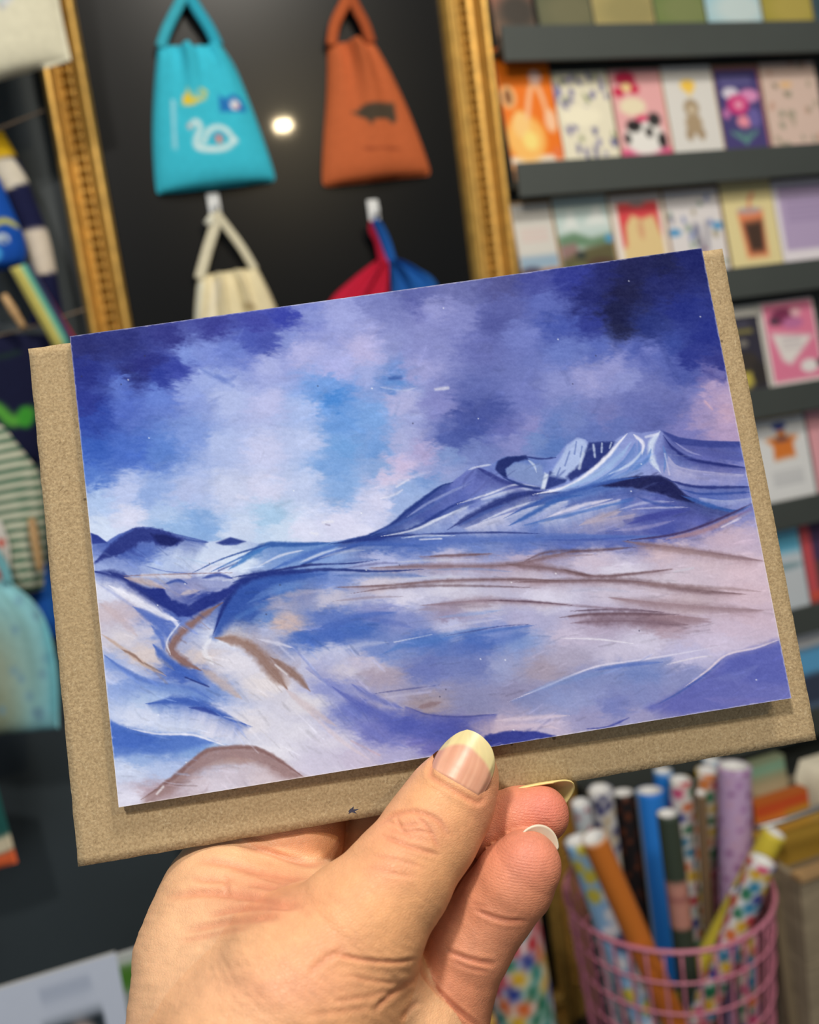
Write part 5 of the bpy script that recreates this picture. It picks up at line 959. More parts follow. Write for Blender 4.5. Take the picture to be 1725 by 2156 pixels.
    # brown mound
    Pl([(300,1690),(360,1642),(420,1592),(450,1577),(530,1574),(570,1590),(612,1617),(645,1640),(600,1640),(540,1606),(470,1604),(420,1622),(360,1668),(320,1690)], (154,124,128), .9, 8, 5, 12); S([(296,1684),(360,1641),(420,1591),(452,1577),(530,1574),(570,1590),(612,1617),(645,1640)], (4,8,9,8,8,8,7,4), (136,102,104), 1); S([(430,1612),(480,1602),(540,1602)], (4,14,5), (170,140,138), .6); S([(330,1672),(344,1656)], 4, (226,220,232), .8); S([(440,1650),(430,1668),(400,1680)], (3,8,4), (178,160,176), .6)
    rs = random.Random(8)
    snap = c.a.copy()
    def flow(x, y):
        if x > 1380 and y < 1075: return .12
        if y < 1128 and x > 840: return -.50 if x < 1180 else -.42
        if y < 1215 and x > 420: return -.22 if x < 760 else -.03
        if x < 460: return .52 if y < 1500 else .12
        if x < 820 and y > 1340: return .72
        if y > 1400 and x > 1040: return -.42
        if y > 1330 and x > 640: return -.18
        return -.05
    for k in range(1500):                                                            # fine drag marks along the land
        x, y = rs.uniform(195, 1655), rs.uniform(930, 1680)
        i = int((x - c.x0) * c.sc); j = int((y - c.y0) * c.sc)
        L = rs.uniform(12, 52); a = flow(x, y) + rs.gauss(0, .14)
        xe, ye = x + L * math.cos(a), y + L * math.sin(a)
        je, ie = min(c.h - 1, max(0, int((ye - c.y0) * c.sc))), min(c.w - 1, int((xe - c.x0) * c.sc))
        if m[j, i, 0] < .9 or m[je, ie, 0] < .9: continue
        base = snap[j, i] * rs.choice([.82, .9, 1.06, 1.14]) + rs.uniform(-5, 5)
        S([(x, y), ((x + xe) / 2, (y + ye) / 2 + rs.uniform(-2, 2)), (xe, ye)], rs.uniform(1.5, 6), base, rs.uniform(.25, .6), .7, .6, 6, k, bristle=.7)
    # weave of the canvas and paint grain
    g = 6.0 * noise(XX, YY, 2.6, 77, 2) + 4.0 * noise(XX * .5, YY * 1.6, 8, 80, 2) * (1 - .4 * m[..., 0]) + 2.5 * noise(XX, YY * 2.2, 9, 78, 2) + 3.0 * noise(XX, YY, 40, 79, 2)
    c.a += g[..., None]
    for k in range(40):
        c.ell(rs.uniform(170, 1620), rs.uniform(580, 1640), 1.4, 1.4, rs.choice([(240, 238, 246), (60, 60, 90)]), .8, .5)
    L = c.a.mean(-1, keepdims=True)
    c.a[:] = L + (c.a - L) * .84
    c.a[:] = (c.a - 128) * 1.10 + 122
    c.a *= np.array([.955, .99, 1.0], np.float32)
    np.clip(c.a, 10, 246, out=c.a)
    return c
pic = paint_picture()
PAINT_GAIN = 1.0
gc = thing('greeting_card', 'greeting card printed with a painted blue snowy mountain landscape, held in the hand', 'card', (CORN[2] + CORN[3]) / 2)
nu, nv = 840, 590
U, Vv = np.meshgrid(np.linspace(0, 1, nu), np.linspace(0, 1, nv))
fr = (CORN[0] * (1 - U[..., None]) + CORN[1] * U[..., None]) * (1 - Vv[..., None]) + (CORN[2] * (1 - U[..., None]) + CORN[3] * U[..., None]) * Vv[..., None]
qx, qy, _ = proj(fr)
cols = pic.sample(qx, qy).reshape(-1, 3)
edge = np.minimum(np.minimum(U, 1 - U) * 148, np.minimum(Vv * 105, (1 - Vv) * 105)).ravel()      # worn white paper edge, mm
rsn = noise(qx, qy, 7, 5, 2).ravel()
wear = np.clip(1 - (edge - .10 * (1 + rsn)) / .12, 0, 1)[:, None] * .5
cols = cols * (1 - wear) + np.array([[222, 218, 222]]) * wear
TH = .00035
back4 = np.array([p + CN * TH for p in CORN])
V = np.concatenate([fr.reshape(-1, 3), back4]); n = nu * nv
M['art'] = mat('printed_painting', attr=True, rough=0.65, spec=0.03, bump=0.05, bscale=2600, bdist=.0002)
faces = grid_faces(nv, nu)
leaf = mesh('front_leaf', fr.reshape(-1, 3), faces, M['art'], gc, True, cols)
M['paper'] = mat('white_paper', (228, 226, 228), .7, var=.04, vscale=900)
def sheet(name, c4, thick, m, parent, nu=2, nv=2):
    V, F, u, w = slab(c4[0], c4[1], c4[2], c4[3], thick, CN, nu, nv)
    return mesh(name, V, F, m, parent)
sheet('paper_core', [p + CN * .00004 for p in CORN], TH, M['paper'], leaf)
sheet('back_leaf', [CORN[0] + CN * .0006, CORN[1] + CN * .0006, CORN[2] + CN * .0010, CORN[3] + CN * .0013], TH, M['paper'], gc)
sheet('fold', [CORN[0] + CN * .00002 , CORN[1] + CN * .00002, CORN[0] * .995 + CORN[2] * .005 + CN * .00002, CORN[1] * .995 + CORN[3] * .005 + CN * .00002], .0009, M['paper'], gc)

# ------------------------------------------------------------------ kraft envelope behind it
def kraft():
    m = bpy.data.materials.new('kraft_paper'); m.use_nodes = True; nt = m.node_tree; N_ = nt.nodes; L_ = nt.links
    b = N_['Principled BSDF']; b.inputs['Roughness'].default_value = .85; b.inputs['Specular IOR Level'].default_value = .2
    tc = N_.new('ShaderNodeTexCoord')
    def nz(scale, det, stretch=None, rot=0, dist=0.0):
        t = N_.new('ShaderNodeTexNoise'); t.inputs['Scale'].default_value = scale; t.inputs['Detail'].default_value = det; t.inputs['Distortion'].default_value = dist
        if stretch:
            mp = N_.new('ShaderNodeMapping'); mp.vector_type = 'TEXTURE'; mp.inputs['Scale'].default_value = tuple(1 / q for q in stretch); mp.inputs['Rotation'].default_value = (0, rot, 0)
            L_.new(tc.outputs['Object'], mp.inputs['Vector']); L_.new(mp.outputs['Vector'], t.inputs['Vector'])
        else: L_.new(tc.outputs['Object'], t.inputs['Vector'])
        return t.outputs['Fac']
    def ramp(src, a, b_, lo, hi):
        r = N_.new('ShaderNodeMapRange'); r.inputs['From Min'].default_value = a; r.inputs['From Max'].default_value = b_; r.inputs['To Min'].default_value = lo; r.inputs['To Max'].default_value = hi
        L_.new(src, r.inputs['Value']); return r.outputs['Result']
    def mixc(fac, c1, c2):
        x = N_.new('ShaderNodeMix'); x.data_type = 'RGBA'; L_.new(fac, x.inputs[0])
        for k, c in ((6, c1), (7, c2)):
            if isinstance(c, tuple): x.inputs[k].default_value = rgba(c)
            else: L_.new(c, x.inputs[k])
        return x.outputs[2]
    c = mixc(ramp(nz(1900, 4), .32, .68, 0, 1), (146, 125, 94), (182, 161, 126))
    c = mixc(ramp(nz(50, 3), .3, .7, 0, .35), c, (164, 143, 108))
    for rot, st in ((.4, (2.6, 2.6, .42)), (1.5, (2.8, 2.8, .40)), (2.5, (2.6, 2.6, .42)), (3.0, (2.4, 2.4, .40))):
        c = mixc(ramp(nz(800, 2, st, rot, .6), .66, .76, 0, .5), c, (200, 184, 152))
        c = mixc(ramp(nz(760, 2, st, rot + .5, .6), .68, .78, 0, .5), c, (104, 84, 60))
    vo = N_.new('ShaderNodeTexVoronoi'); vo.inputs['Scale'].default_value = 150; L_.new(tc.outputs['Object'], vo.inputs['Vector'])
    c = mixc(ramp(vo.outputs['Distance'], .045, .085, .75, 0), c, (64, 52, 44))
    L_.new(c, b.inputs['Base Color'])
    bp = N_.new('ShaderNodeBump'); bp.inputs['Strength'].default_value = .7; bp.inputs['Distance'].default_value = .0003
    L_.new(nz(1000, 5), bp.inputs['Height']); L_.new(bp.outputs['Normal'], b.inputs['Normal'])
    return m
M['kraft'] = kraft()
EC = [on_card(60, 735, .0016), on_card(1521, 523, .0022), on_card(165, 1825, .0026), on_card(1720, 1558, .0052)]
env = thing('envelope', 'brown kraft paper envelope held behind the painted card', 'envelope', (EC[2] + EC[3]) / 2)
def env_panel(name, gap, th, nu=90, nv=64, amp=.00012):
    U, Vv = np.meshgrid(np.linspace(0, 1, nu), np.linspace(0, 1, nv))
    P = (EC[0] * (1 - U[..., None]) + EC[1] * U[..., None]) * (1 - Vv[..., None]) + (EC[2] * (1 - U[..., None]) + EC[3] * U[..., None]) * Vv[..., None]
    ex = EC[1] - EC[0]; ex /= np.linalg.norm(ex); ey = EC[2] - EC[0]; ey /= np.linalg.norm(ey)
    e = amp * noise(U * 300, Vv * 210, 3, 3, 2)                                       # slightly fibrous cut edges
    P = P + np.where((U == 0) | (U == 1), e, 0)[..., None] * ex + np.where((Vv == 0) | (Vv == 1), e, 0)[..., None] * ey
    A = (P + CN * gap).reshape(-1, 3); B = (P + CN * (gap + th)).reshape(-1, 3); n = nu * nv
    g = grid_faces(nv, nu); a = np.arange(n).reshape(nv, nu)
    st = lambda e_, r_: (np.stack([e_[:-1], e_[1:], e_[1:] + n, e_[:-1] + n], 1)[:, ::-1] if r_ else np.stack([e_[:-1], e_[1:], e_[1:] + n, e_[:-1] + n], 1))
    return mesh(name, np.concatenate([A, B]), np.concatenate([g, (g + n)[:, ::-1], st(a[0], 0), st(a[-1], 1), st(a[:, 0], 1), st(a[:, -1], 0)]), M['kraft'], env)
env_panel('front_panel', 0, .00025); env_panel('back_panel', .00035, .00025)
mid = lambda a, b, t: a * (1 - t) + b * t
fl = [EC[0] + CN * .0007, EC[1] + CN * .0007, mid(mid(EC[0], EC[2], .42), mid(EC[1], EC[3], .42), .06) + CN * .0008, mid(mid(EC[0], EC[2], .42), mid(EC[1], EC[3], .42), .94) + CN * .0008]
sheet('flap', fl, .00025, M['kraft'], env)

def fleck(px, py, pts, gap=.00006):
    q = np.array([on_card(px + a, py + b, 0) for a, b in pts]); n = len(q)
    u_, v_ = (px - 165) / 1555, 1.0
    g = .0026 + (.0052 - .0026) * u_ - gap
    return np.concatenate([q + CN * g, q + CN * (g + .00003)]), [tuple(range(n)), tuple(range(2 * n - 1, n - 1, -1))] + [(i, (i + 1) % n, n + (i + 1) % n, n + i) for i in range(n)]
v, f = fleck(738, 1713, [(-15, 2), (-5, -2), (-9, -8), (-1, -3), (6, -9), (5, -2), (17, -3), (8, 2), (12, 7), (2, 4), (-6, 8), (-4, 3)])
M['ink'] = mat('ink', (52, 52, 70), .8, var=.1)
mesh('ink_fleck', v, f, M['ink'], env)['label'] = 'small dark ink fleck'
# ------------------------------------------------------------------ the hand: one continuous skin around a skeleton of tapered segments (millimetres, camera axes)
def cmm(px, py, z): return np.array([(px - CX) / F_PX * z, (py - CY) / F_PX * z, z], np.float32)
def chain(*pts): return [(cmm(*a[:3]), cmm(*b[:3]), a[3], b[3]) for a, b in zip(pts[:-1], pts[1:])]
THUMB = chain((977, 1634, 187.3, 7.2), (958, 1668, 186.4, 8.3), (938, 1702, 185.4, 9.1), (904, 1756, 183, 9.6), (838, 1850, 178.5, 10.4), (748, 1962, 174.5, 13.0), (648, 2084, 172, 17.5), (575, 2260, 170, 23), (640, 2700, 168, 27), (700, 3100, 168, 30))
PALM = chain((505, 1868, 205, 12.5), (486, 1900, 201, 14.5), (473, 2010, 195, 18), (492, 2160, 187, 20.5), (540, 2330, 182, 24), (640, 2700, 176, 26)) + \
       chain((520, 1862, 204, 11), (600, 1886, 201, 9.5), (676, 1926, 194, 9), (750, 1975, 186, 10)) + \
       chain((560, 2000, 188, 15), (700, 2080, 182, 16), (800, 2200, 184, 18)) + chain((800, 2190, 188, 18), (700, 2500, 180, 24))
INDEX = chain((480, 1850, 206, 12), (545, 1794, 206, 9.8), (600, 1776, 206, 9.3), (640, 1766, 206.2, 8.9), (668, 1690, 219, 8.2), (790, 1600, 224, 8.2), (900, 1660, 212, 7.6), (1030, 1740, 197.5, 6.8), (1095, 1723, 195.2, 6.45), (1138, 1714, 194.6, 6.1))
MIDDLE = chain((1108, 1824, 184.6, 7.2), (1083, 1856, 185.4, 8.1), (1048, 1902, 186.4, 8.1), (992, 1985, 187.4, 8.5), (955, 2060, 188, 8.9), (925, 2180, 188, 10), (860, 2330, 188, 13))
RING = chain((560, 1960, 216, 11), (680, 1860, 215, 9.6), (790, 1785, 214, 9.0), (900, 1760, 211, 8.5), (985, 1840, 206, 8), (960, 1930, 203, 8.4), (900, 2080, 203, 9.5), (820, 2240, 200, 14))
def smin(a, b, k):
    h = np.clip(0.5 + 0.5 * (b - a) / k, 0, 1); return b * (1 - h) + a * h - k * h * (1 - h)
def sd_chain(P, ch, k):
    d = None
    for a, b, ra, rb in ch:
        ab = b - a; t = np.clip((P - a) @ ab / (ab @ ab), 0, 1)
        q = np.sqrt(np.einsum('ij,ij->i', P - a - t[:, None] * ab, P - a - t[:, None] * ab)) - (ra + (rb - ra) * t)
        d = q if d is None else smin(d, q, k)
    return d
def sd_parts(P):
    return [sd_chain(P, THUMB, 2.0), sd_chain(P, PALM, 5.0), sd_chain(P, INDEX, 1.5), sd_chain(P, MIDDLE, 1.2), sd_chain(P, RING, 2.0)]
def sd_hand(P, parts=False):
    t, p, i, m, r = sd_parts(P)
    d = smin(t, p, 7.0)
    d = smin(d, i + np.clip((P[:, 0] + 12) * .0, 0, 0), 2.2)
    d = smin(d, smin(m, r, 1.2), 1.0)
    return (d, np.stack([t, p, i, m, r], 1)) if parts else d
def surface_nets(lo, hi, h):
    n = ((np.array(hi) - np.array(lo)) / h).astype(int) + 1
    ax = [lo[k] + h * np.arange(n[k]) for k in range(3)]
    G = np.empty(n, np.float32)
    for i in range(n[0]):
        Yg, Zg = np.meshgrid(ax[1], ax[2], indexing='ij')
        G[i] = sd_hand(np.stack([np.full(Yg.size, ax[0][i]), Yg.ravel(), Zg.ravel()], 1)).reshape(Yg.shape)
    s = G < 0
    c = np.zeros(tuple(n - 1), np.int8)
    for a in (0, 1):
        for b in (0, 1):
            for d in (0, 1): c += s[a:n[0] - 1 + a, b:n[1] - 1 + b, d:n[2] - 1 + d]
    act = (c > 0) & (c < 8)
    idx = -np.ones(act.shape, np.int64); idx[act] = np.arange(act.sum())
    ijk = np.argwhere(act)
    V = (ijk + .5) * h + np.array(lo)
    F = []
    for axis in range(3):
        sl0 = [slice(None)] * 3; sl1 = [slice(None)] * 3
        sl0[axis] = slice(0, -1); sl1[axis] = slice(1, None)
        a, b = s[tuple(sl0)], s[tuple(sl1)]
        e = np.argwhere(a != b)
        u, w = [(1, 2), (2, 0), (0, 1)][axis]
        ok = (e[:, u] > 0) & (e[:, w] > 0) & (e[:, u] < n[u] - 1) & (e[:, w] < n[w] - 1); e = e[ok]
        def cell(du, dw):
            q = e.copy(); q[:, u] -= du; q[:, w] -= dw; return idx[q[:, 0], q[:, 1], q[:, 2]]
        quad = np.stack([cell(1, 1), cell(0, 1), cell(0, 0), cell(1, 0)], 1)
        inside = a[e[:, 0], e[:, 1], e[:, 2]]
        quad[~inside] = quad[~inside][:, ::-1]
        F.append(quad)
    return V, np.concatenate(F)
TET = np.array([[1, -1, -1], [-1, -1, 1], [-1, 1, -1], [1, 1, 1]], np.float32)
def grad(P, e=.15):
    g = sum(k * sd_hand(P + (k * e).astype(P.dtype))[:, None] for k in TET)
    return g / (np.linalg.norm(g, axis=1)[:, None] + 1e-9)
def project(P, it=3):
    for _ in range(it):
        P = P - grad(P) * np.clip(sd_hand(P), -1, 1)[:, None]
    return P
def subdivide(V, F):
    E = np.sort(np.concatenate([F[:, [0, 1]], F[:, [1, 2]], F[:, [2, 3]], F[:, [3, 0]]]), 1)
    key = E[:, 0] * (len(V) + 1) + E[:, 1]
    _, first, inv = np.unique(key, return_index=True, return_inverse=True); inv = inv.ravel()
    Em = V[E[first]].mean(1); Fm = V[F].mean(1)
    n0, n1, nf = len(V), len(Em), len(F)
    e = (n0 + inv).reshape(4, nf).T; f = n0 + n1 + np.arange(nf)
    Q = np.concatenate([np.stack([F[:, k], e[:, k], f, e[:, k - 1]], 1) for k in range(4)])
    return np.concatenate([V, Em, Fm]), Q
hv, hf = surface_nets((-78., 50., 140.), (42., 150., 236.), 1.35)
hv = project(hv.astype(np.float32), 2)
hv, hf = subdivide(hv, hf)
hv = project(hv.astype(np.float32), 1)
hv, hf = subdivide(hv, hf)
hn = grad(hv.astype(np.float32), .2)
hv = hv - hn * sd_hand(hv.astype(np.float32))[:, None]
_, prt = sd_hand(hv, True)
grp = prt.argmin(1)                                   # 0 thumb 1 palm 2 index 3 middle 4 ring
hx = hv[:, 0] / hv[:, 2] * F_PX + CX; hy = hv[:, 1] / hv[:, 2] * F_PX + CY
front = np.clip((-hn[:, 2] + .15) / .35, 0, 1)
disp = np.zeros(len(hv)); red = np.zeros(len(hv))
def crease(pts, w, depth, groups, lip=.35):
    p = resample(np.array(pts, float), max(8, len(pts) * 5))
    m = np.isin(grp, groups) & (front > 0) & (hx > p[:, 0].min() - 40) & (hx < p[:, 0].max() + 40) & (hy > p[:, 1].min() - 40) & (hy < p[:, 1].max() + 40)
    k = np.where(m)[0]
    if not len(k): return
    X, Y = hx[k], hy[k]; best = np.full(len(k), 1e9); tt = np.zeros(len(k))
    for i in range(len(p) - 1):
        dx, dy = p[i + 1] - p[i]; t = np.clip(((X - p[i, 0]) * dx + (Y - p[i, 1]) * dy) / (dx * dx + dy * dy + 1e-9), 0, 1)
        d = np.hypot(X - p[i, 0] - t * dx, Y - p[i, 1] - t * dy); b = d < best; best = np.where(b, d, best); tt = np.where(b, (i + t) / (len(p) - 1), tt)
    fade = np.clip(np.minimum(tt, 1 - tt) / .2, 0, 1) ** .7
    a = np.exp(-(best / w) ** 2) - lip * np.exp(-((best - 2.0 * w) / (1.1 * w)) ** 2)
    disp[k] -= .75 * depth * a * fade * front[k]
    red[k] = np.maximum(red[k], .5 * np.exp(-(best / (1.2 * w)) ** 2) * fade * min(1, depth * 2.4))
T_, P_, I_, M_ = 0, 1, 2, 3
for pts, w, dp, g in [
    ([(796,1738),(835,1714),(880,1710),(922,1728),(946,1766)], 5, .30, [T_]), ([(800,1756),(850,1778),(900,1794),(928,1802)], 5, .26, [T_]), ([(834,1716),(846,1745),(872,1770)], 4, .20, [T_]), ([(872,1712),(900,1742),(926,1792)], 4, .24, [T_]), ([(812,1730),(850,1738),(890,1732)], 4, .16, [T_]),
    ([(806,1746),(840,1752),(880,1750),(920,1758)], 4, .14, [T_]), ([(780,1800),(840,1812),(900,1830)], 5, .14, [T_]), ([(770,1822),(820,1838),(880,1848)], 5, .12, [T_]),
    ([(496,1776),(560,1792),(620,1812),(660,1820),(696,1806)], 6, .55, [P_, I_]), ([(405,1812),(470,1818),(540,1836),(610,1852),(670,1858)], 8, .40, [P_, I_]), ([(470,1840),(480,1870),(470,1890)], 6, .25, [P_, I_]), ([(345,1890),(430,1880),(520,1888),(600,1905),(640,1908)], 8, .55, [P_, I_, T_]), ([(430,1930),(500,1916),(560,1912),(620,1912)], 6, .42, [P_, T_]),
    ([(385,1962),(460,1946),(540,1934),(600,1926)], 8, .42, [P_, T_]), ([(370,1984),(450,1968),(530,1950)], 6, .25, [P_, T_]), ([(400,1850),(440,1855),(500,1852)], 6, .22, [P_, I_]), ([(520,1862),(580,1872),(640,1885)], 6, .3, [P_, I_]), ([(540,1845),(600,1862),(650,1868)], 5, .25, [P_, I_]),
    ([(690,2006),(770,2022),(840,2026),(880,2018)], 5, .34, [T_, P_]), ([(726,2052),(800,2068),(884,2070)], 5, .16, [T_, P_]), ([(786,2130),(820,2098),(862,2068),(886,2052)], 6, .32, [T_, P_]), ([(842,2150),(866,2122),(884,2106)], 6, .22, [T_, P_]), ([(650,2050),(690,2016),(730,1996)], 8, .22, [T_, P_]), ([(700,2110),(780,2098),(840,2080)], 6, .14, [T_, P_]), ([(640,2140),(720,2130),(790,2120)], 7, .12, [T_, P_]),
    ([(996,1912),(1030,1928),(1066,1938),(1112,1940)], 5, .32, [M_]), ([(990,1902),(1030,1912)], 4, .12, [M_]), ([(940,2002),(975,2016),(1010,2026),(1046,2030)], 6, .42, [M_]), ([(945,2018),(985,2036),(1030,2046)], 5, .2, [M_]), ([(872,2016),(905,2068),(950,2114),(992,2150),(1010,2165)], 5, .55, [M_, P_, 4]), ([(1148,1724),(1160,1734)], 3, .1, [I_])]:
    crease(pts, w, dp * 1.25, g)
# fine transverse wrinkles along the thumb, broad soft unevenness everywhere
ax0 = cmm(977, 1634, 187); axd = cmm(748, 1962, 177) - ax0; axd /= np.linalg.norm(axd)
sth = (hv - ax0) @ axd + .9 * noise(hx, hy, 60, 11, 2)
fine = np.sin(sth * 2 * np.pi / 1.7) * np.clip(noise(hx, hy, 34, 12, 3) + .25, 0, 1) * np.clip((sth - 20) / 8, 0, 1) * np.clip((64 - sth) / 10, 0, 1)
disp += np.where(grp == 0, .055 * fine, 0) * front
disp += .10 * noise(hx, hy, 60, 14, 3) * front + np.where(grp <= 1, .16 * noise(hx, hy * 2.2, 40, 15, 3) * np.clip((hy - 1800) / 100, 0, 1) * np.clip((700 - hx) / 200, 0, 1), 0) * front
# nail folds: flesh rises a little round the thumb nail and sinks under it
NL = [(906, 1626), (912, 1602), (925, 1578), (943, 1558), (964, 1543), (984, 1536)]
NR = [(1007, 1689), (1024, 1664), (1036, 1640), (1042, 1618), (1042, 1598), (1035, 1574), (1018, 1553), (1000, 1541), (984, 1536)]
crease([(952, 1560), (922, 1590), (906, 1626), (926, 1646), (964, 1668), (1006, 1690), (1022, 1672)], 6, .42, [T_], .45)
hv2 = hv + hn * disp[:, None]
# skin colour: pinker at fingertips, joints and palm creases, paler at the heel of the hand
def blob(x, y, rx, ry, g=None):
    q = np.exp(-((hx - x) / rx) ** 2 - ((hy - y) / ry) ** 2); return q if g is None else q * np.isin(grp, g)
C = np.tile(np.array([[226., 168., 120.]]), (len(hv), 1))
def tint(m, col): 
    global C
    C = C * (1 - m[:, None]) + np.array([col], float) * m[:, None]
tint(np.isin(grp, [1]) * .8, (230, 184, 142)); tint(np.clip(blob(420, 2080, 220, 220), 0, 1) * .6, (232, 188, 150)); tint(np.isin(grp, [2, 3, 4]) * .75 * np.clip((hx - 760) / 120, 0, 1), (216, 138, 106))
tint(blob(1150, 1700, 75, 60, [2]) * .8, (214, 120, 104)); tint(blob(1120, 1800, 80, 70, [3]) * .7, (216, 132, 112)); tint(blob(1000, 2000, 80, 60, [3]) * .4, (224, 160, 124))
tint(blob(870, 1750, 90, 45, [0]) * .45, (218, 142, 112)); tint(blob(820, 1830, 60, 40, [0]) * .35, (224, 146, 116)); tint(blob(1025, 1690, 40, 80, [0]) * .45, (216, 136, 108)); tint(blob(620, 2080, 150, 60, [0, 1]) * .35, (228, 150, 126)); tint(blob(560, 1900, 120, 40, [1, 0]) * .45, (224, 142, 108)); tint(blob(560, 1850, 120, 40, [1, 2]) * .4, (220, 146, 112)); tint(blob(620, 1770, 100, 40, [2]) * .5, (226, 158, 120)); tint(blob(690, 1990, 70, 40) * .25, (228, 152, 120))
tint(np.clip(red, 0, 1) * .6, (190, 104, 80))
C = C * np.array([[.955, .95, .955]]) * (1 + .05 * noise(hx, hy, 26, 31, 3) + .02 * noise(hx, hy, 7, 32, 2))[:, None]
def c2w(P): return CAM + (np.asarray(P) / 1000.0) @ MW.T
ridge_m = np.clip(blob(1140, 1715, 75, 60, [2]) + blob(1100, 1830, 90, 90, [3]), 0, 1)
def skin():
    m = bpy.data.materials.new('skin'); m.use_nodes = True; nt = m.node_tree; N_ = nt.nodes; L_ = nt.links
    b = N_['Principled BSDF']; b.inputs['Roughness'].default_value = .46; b.inputs['Specular IOR Level'].default_value = .35
    b.inputs['Subsurface Weight'].default_value = .14; b.inputs['Subsurface Radius'].default_value = (1.0, .35, .18); b.inputs['Subsurface Scale'].default_value = .0028
    vc = N_.new('ShaderNodeVertexColor'); vc.layer_name = 'Col'; L_.new(vc.outputs['Color'], b.inputs['Base Color'])
    tc = N_.new('ShaderNodeTexCoord')
    vo = N_.new('ShaderNodeTexVoronoi'); vo.feature = 'DISTANCE_TO_EDGE'; vo.inputs['Scale'].default_value = 1150
    mp = N_.new('ShaderNodeMapping'); mp.inputs['Scale'].default_value = (1, 1, 1.9); mp.inputs['Rotation'].default_value = (0, .55, 0)
    L_.new(tc.outputs['Object'], mp.inputs['Vector']); L_.new(mp.outputs['Vector'], vo.inputs['Vector'])
    mr = N_.new('ShaderNodeMapRange'); mr.inputs['From Max'].default_value = .14; L_.new(vo.outputs['Distance'], mr.inputs['Value'])
    nz = N_.new('ShaderNodeTexNoise'); nz.inputs['Scale'].default_value = 700; nz.inputs['Detail'].default_value = 5; L_.new(tc.outputs['Object'], nz.inputs['Vector'])
    wv = N_.new('ShaderNodeTexWave'); wv.inputs['Scale'].default_value = 560; wv.inputs['Distortion'].default_value = 2.2; wv.inputs['Detail'].default_value = 1; wv.inputs['Detail Scale'].default_value = .35
    wm = N_.new('ShaderNodeMapping'); wm.inputs['Rotation'].default_value = (0, 1.35, 0); L_.new(tc.outputs['Object'], wm.inputs['Vector']); L_.new(wm.outputs['Vector'], wv.inputs['Vector'])
    at = N_.new('ShaderNodeAttribute'); at.attribute_name = 'ridge'
    def bump(prev, h, st, dist, fac=None):
        bp = N_.new('ShaderNodeBump'); bp.inputs['Strength'].default_value = st; bp.inputs['Distance'].default_value = dist; L_.new(h, bp.inputs['Height'])
        if fac: 
            mu = N_.new('ShaderNodeMath'); mu.operation = 'MULTIPLY'; mu.inputs[1].default_value = st; L_.new(fac, mu.inputs[0]); L_.new(mu.outputs[0], bp.inputs['Strength'])
        if prev: L_.new(prev, bp.inputs['Normal'])
        return bp.outputs['Normal']
    n1 = bump(None, mr.outputs['Result'], .40, .00010); n2 = bump(n1, nz.outputs['Fac'], .5, .00022); n3 = bump(n2, wv.outputs['Fac'], .35, .00010, at.outputs['Fac'])
    L_.new(n3, b.inputs['Normal'])
    return m
M['skin'] = skin()
hand = mesh('hand', c2w(hv2), hf, M['skin'], None, True, C, origin=c2w(cmm(560, 2260, 172)), attr={'ridge': ridge_m})
tag(hand, 'hand coming from below, thumb in front and fingers behind, pinching the card and envelope', 'hand')

# ------------------------------------------------------------------ fingernails
M['nail'] = mat('fingernail', attr=True, rough=.36, spec=.4, var=.02, vscale=400); M['nail'].node_tree.nodes['Principled BSDF'].inputs['Subsurface Weight'].default_value = .15
M['nail'].node_tree.nodes['Principled BSDF'].inputs['Subsurface Scale'].default_value = .002
def plate(name, Pf, nrm, th, cols, label):
    nv_, nu_ = Pf.shape[:2]; n = nv_ * nu_
    A = Pf.reshape(-1, 3); B = A - nrm.reshape(-1, 3) * th
    g = grid_faces(nv_, nu_); a = np.arange(n).reshape(nv_, nu_)
    st = lambda e_, r_: (np.stack([e_[:-1], e_[1:], e_[1:] + n, e_[:-1] + n], 1)[:, ::-1] if r_ else np.stack([e_[:-1], e_[1:], e_[1:] + n, e_[:-1] + n], 1))
    F = np.concatenate([g, (g + n)[:, ::-1], st(a[0], 0), st(a[-1], 1), st(a[:, 0], 1), st(a[:, -1], 0)])
    o = mesh(name, c2w(np.concatenate([A, B])), F, M['nail'], hand, True, np.concatenate([cols, cols])); o['label'] = label
    return o
NU, NV = 61, 71
Lp = resample(NL, NV); Rp = resample(NR, NV)
u = np.linspace(0, 1, NU)
GX = Lp[:, 0][:, None] * (1 - u) + Rp[:, 0][:, None] * u; GY = Lp[:, 1][:, None] * (1 - u) + Rp[:, 1][:, None] * u
a0 = cmm(938, 1702, 185.2); a1 = cmm(977, 1634, 187.2); ext = a1 + (a1 - a0) / np.linalg.norm(a1 - a0) * 16
CONE = [(a0, a1, 9.1, 8.0), (a1, ext, 8.0, 7.6)]
D = np.stack([(GX.ravel() - CX) / F_PX, (GY.ravel() - CY) / F_PX, np.ones(GX.size)], 1); D /= np.linalg.norm(D, axis=1)[:, None]
uu_, vv_ = np.meshgrid(u, np.linspace(0, 1, NV)); sm_ = lambda q: q * q * (3 - 2 * q)
edge_ = np.minimum(np.minimum(sm_(np.clip(uu_ / .10, 0, 1)) + np.clip((vv_ - .55) / .2, 0, 1), sm_(np.clip(vv_ / .10, 0, 1))), sm_(np.clip((1 - uu_) / .10, 0, 1)) + np.clip((vv_ - .35) / .2, 0, 1))
noff = (-.28 + .62 * np.clip(edge_, 0, 1)).ravel()
t = np.full(len(D), 165.0); bt = t.copy(); bd = np.full(len(D), 1e9)
for _ in range(70):
    dd = sd_chain(D * t[:, None], CONE, .8) - noff
    b_ = dd < bd; bd = np.where(b_, dd, bd); bt = np.where(b_, t, bt); t = t + np.where(dd > .002, dd * .9, 0)
NP = D * bt[:, None]
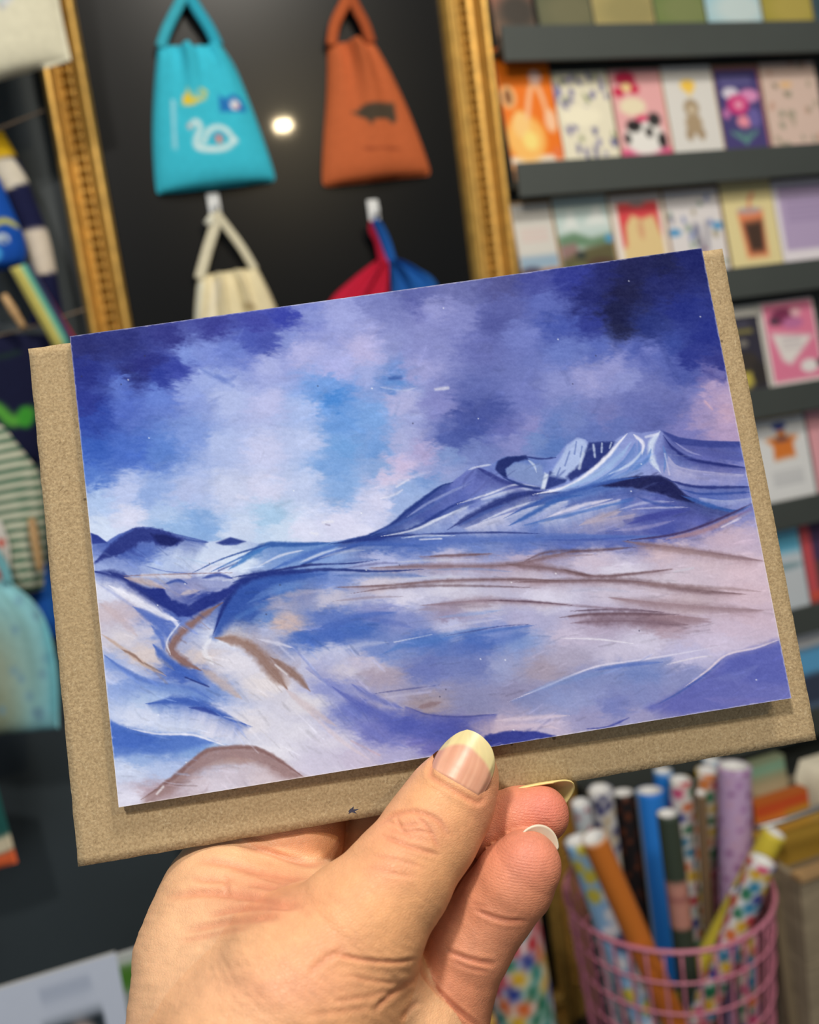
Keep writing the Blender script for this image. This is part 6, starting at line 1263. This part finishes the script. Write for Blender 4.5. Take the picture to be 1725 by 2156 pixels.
ng = np.stack([sd_chain(NP + o, CONE, .8) - sd_chain(NP - o, CONE, .8) for o in np.eye(3) * .1], 1); ng /= np.linalg.norm(ng, axis=1)[:, None]
SM = resample([(930, 1578), (956, 1568), (984, 1570), (1008, 1590), (1027, 1614), (1040, 1648)], 40)     # smile line of the free edge
nx, ny = GX.ravel(), GY.ravel()
sd = np.full(nx.size, 1e9); sg = np.zeros(nx.size)
for i in range(39):
    dx, dy = SM[i + 1] - SM[i]; tt = np.clip(((nx - SM[i, 0]) * dx + (ny - SM[i, 1]) * dy) / (dx * dx + dy * dy), 0, 1)
    d = np.hypot(nx - SM[i, 0] - tt * dx, ny - SM[i, 1] - tt * dy); b_ = d < sd; sd = np.where(b_, d, sd); sg = np.where(b_, np.sign((nx - SM[i, 0]) * dy - (ny - SM[i, 1]) * dx), sg)
fe = np.clip(.5 + sd * sg / 7, 0, 1)[:, None]
strk = noise(np.tile(u, (NV, 1)).ravel() * 60, np.repeat(np.linspace(0, 3, NV), NU), 3, 51, 2)[:, None]
bed = np.array([[214., 158., 132.]]) + strk * np.array([[10, 14, 14.]]); free = np.array([[220., 202., 150.]]) + strk * np.array([[6, 6, 5.]])
base_d = np.hypot(nx - 950, ny - 1640)
plate('thumbnail', NP.reshape(NV, NU, 3), ng.reshape(NV, NU, 3), .35, bed * (1 - fe) + free * fe, 'thumb nail with a pale yellowish free edge')
def finger_nail(label, tip, axis_px, up, up_w, rz, rw, th0, th1, s0, s1, drop, col):
    c = cmm(*tip).astype(float); a = cmm(tip[0] + axis_px[0], tip[1] + axis_px[1], tip[2] + axis_px[2]) - c; a /= np.linalg.norm(a)
    p = np.array([up[0], up[1], 0.0]); p -= a * (p @ a); p /= np.linalg.norm(p)
    back = np.cross(a, p); back *= np.sign(back[2]); nb = up_w * p + math.sqrt(1 - up_w ** 2) * back; sdv = math.sqrt(1 - up_w ** 2) * p - up_w * back
    TH, SS = np.meshgrid(np.linspace(th0, th1, 45), np.linspace(0, 1, 31))
    hf_ = max(abs(th0), abs(th1))
    e = s1 - drop * (TH / hf_) ** 2
    s = s0 + (e - s0) * SS
    k = 1 - .0016 * np.clip(s, 0, None) ** 2
    P = c + s[..., None] * a + k[..., None] * (rz * np.cos(TH)[..., None] * nb + rw * np.sin(TH)[..., None] * sdv)
    n = np.cos(TH)[..., None] * nb + np.sin(TH)[..., None] * sdv
    plate('fingernail', P, n, .4, np.tile(np.array([col], float), (P.shape[0] * P.shape[1], 1)), label)
finger_nail('index finger nail, its yellowish rim showing above the fingertip', (1138, 1714, 194.6), (97, -20, 0), (-.2, -.98), .55, 6.3, 6.6, -.85, 1.0, -5, 9.0, 5.0, (232, 208, 140))
finger_nail('middle finger nail, its white rim showing over the fingertip', (1108, 1824, 184.6), (58, -82, 0), (-.81, -.58), .22, 1.8, 5.3, -1.05, 1.2, -4, 8.9, 3.0, (218, 206, 186))
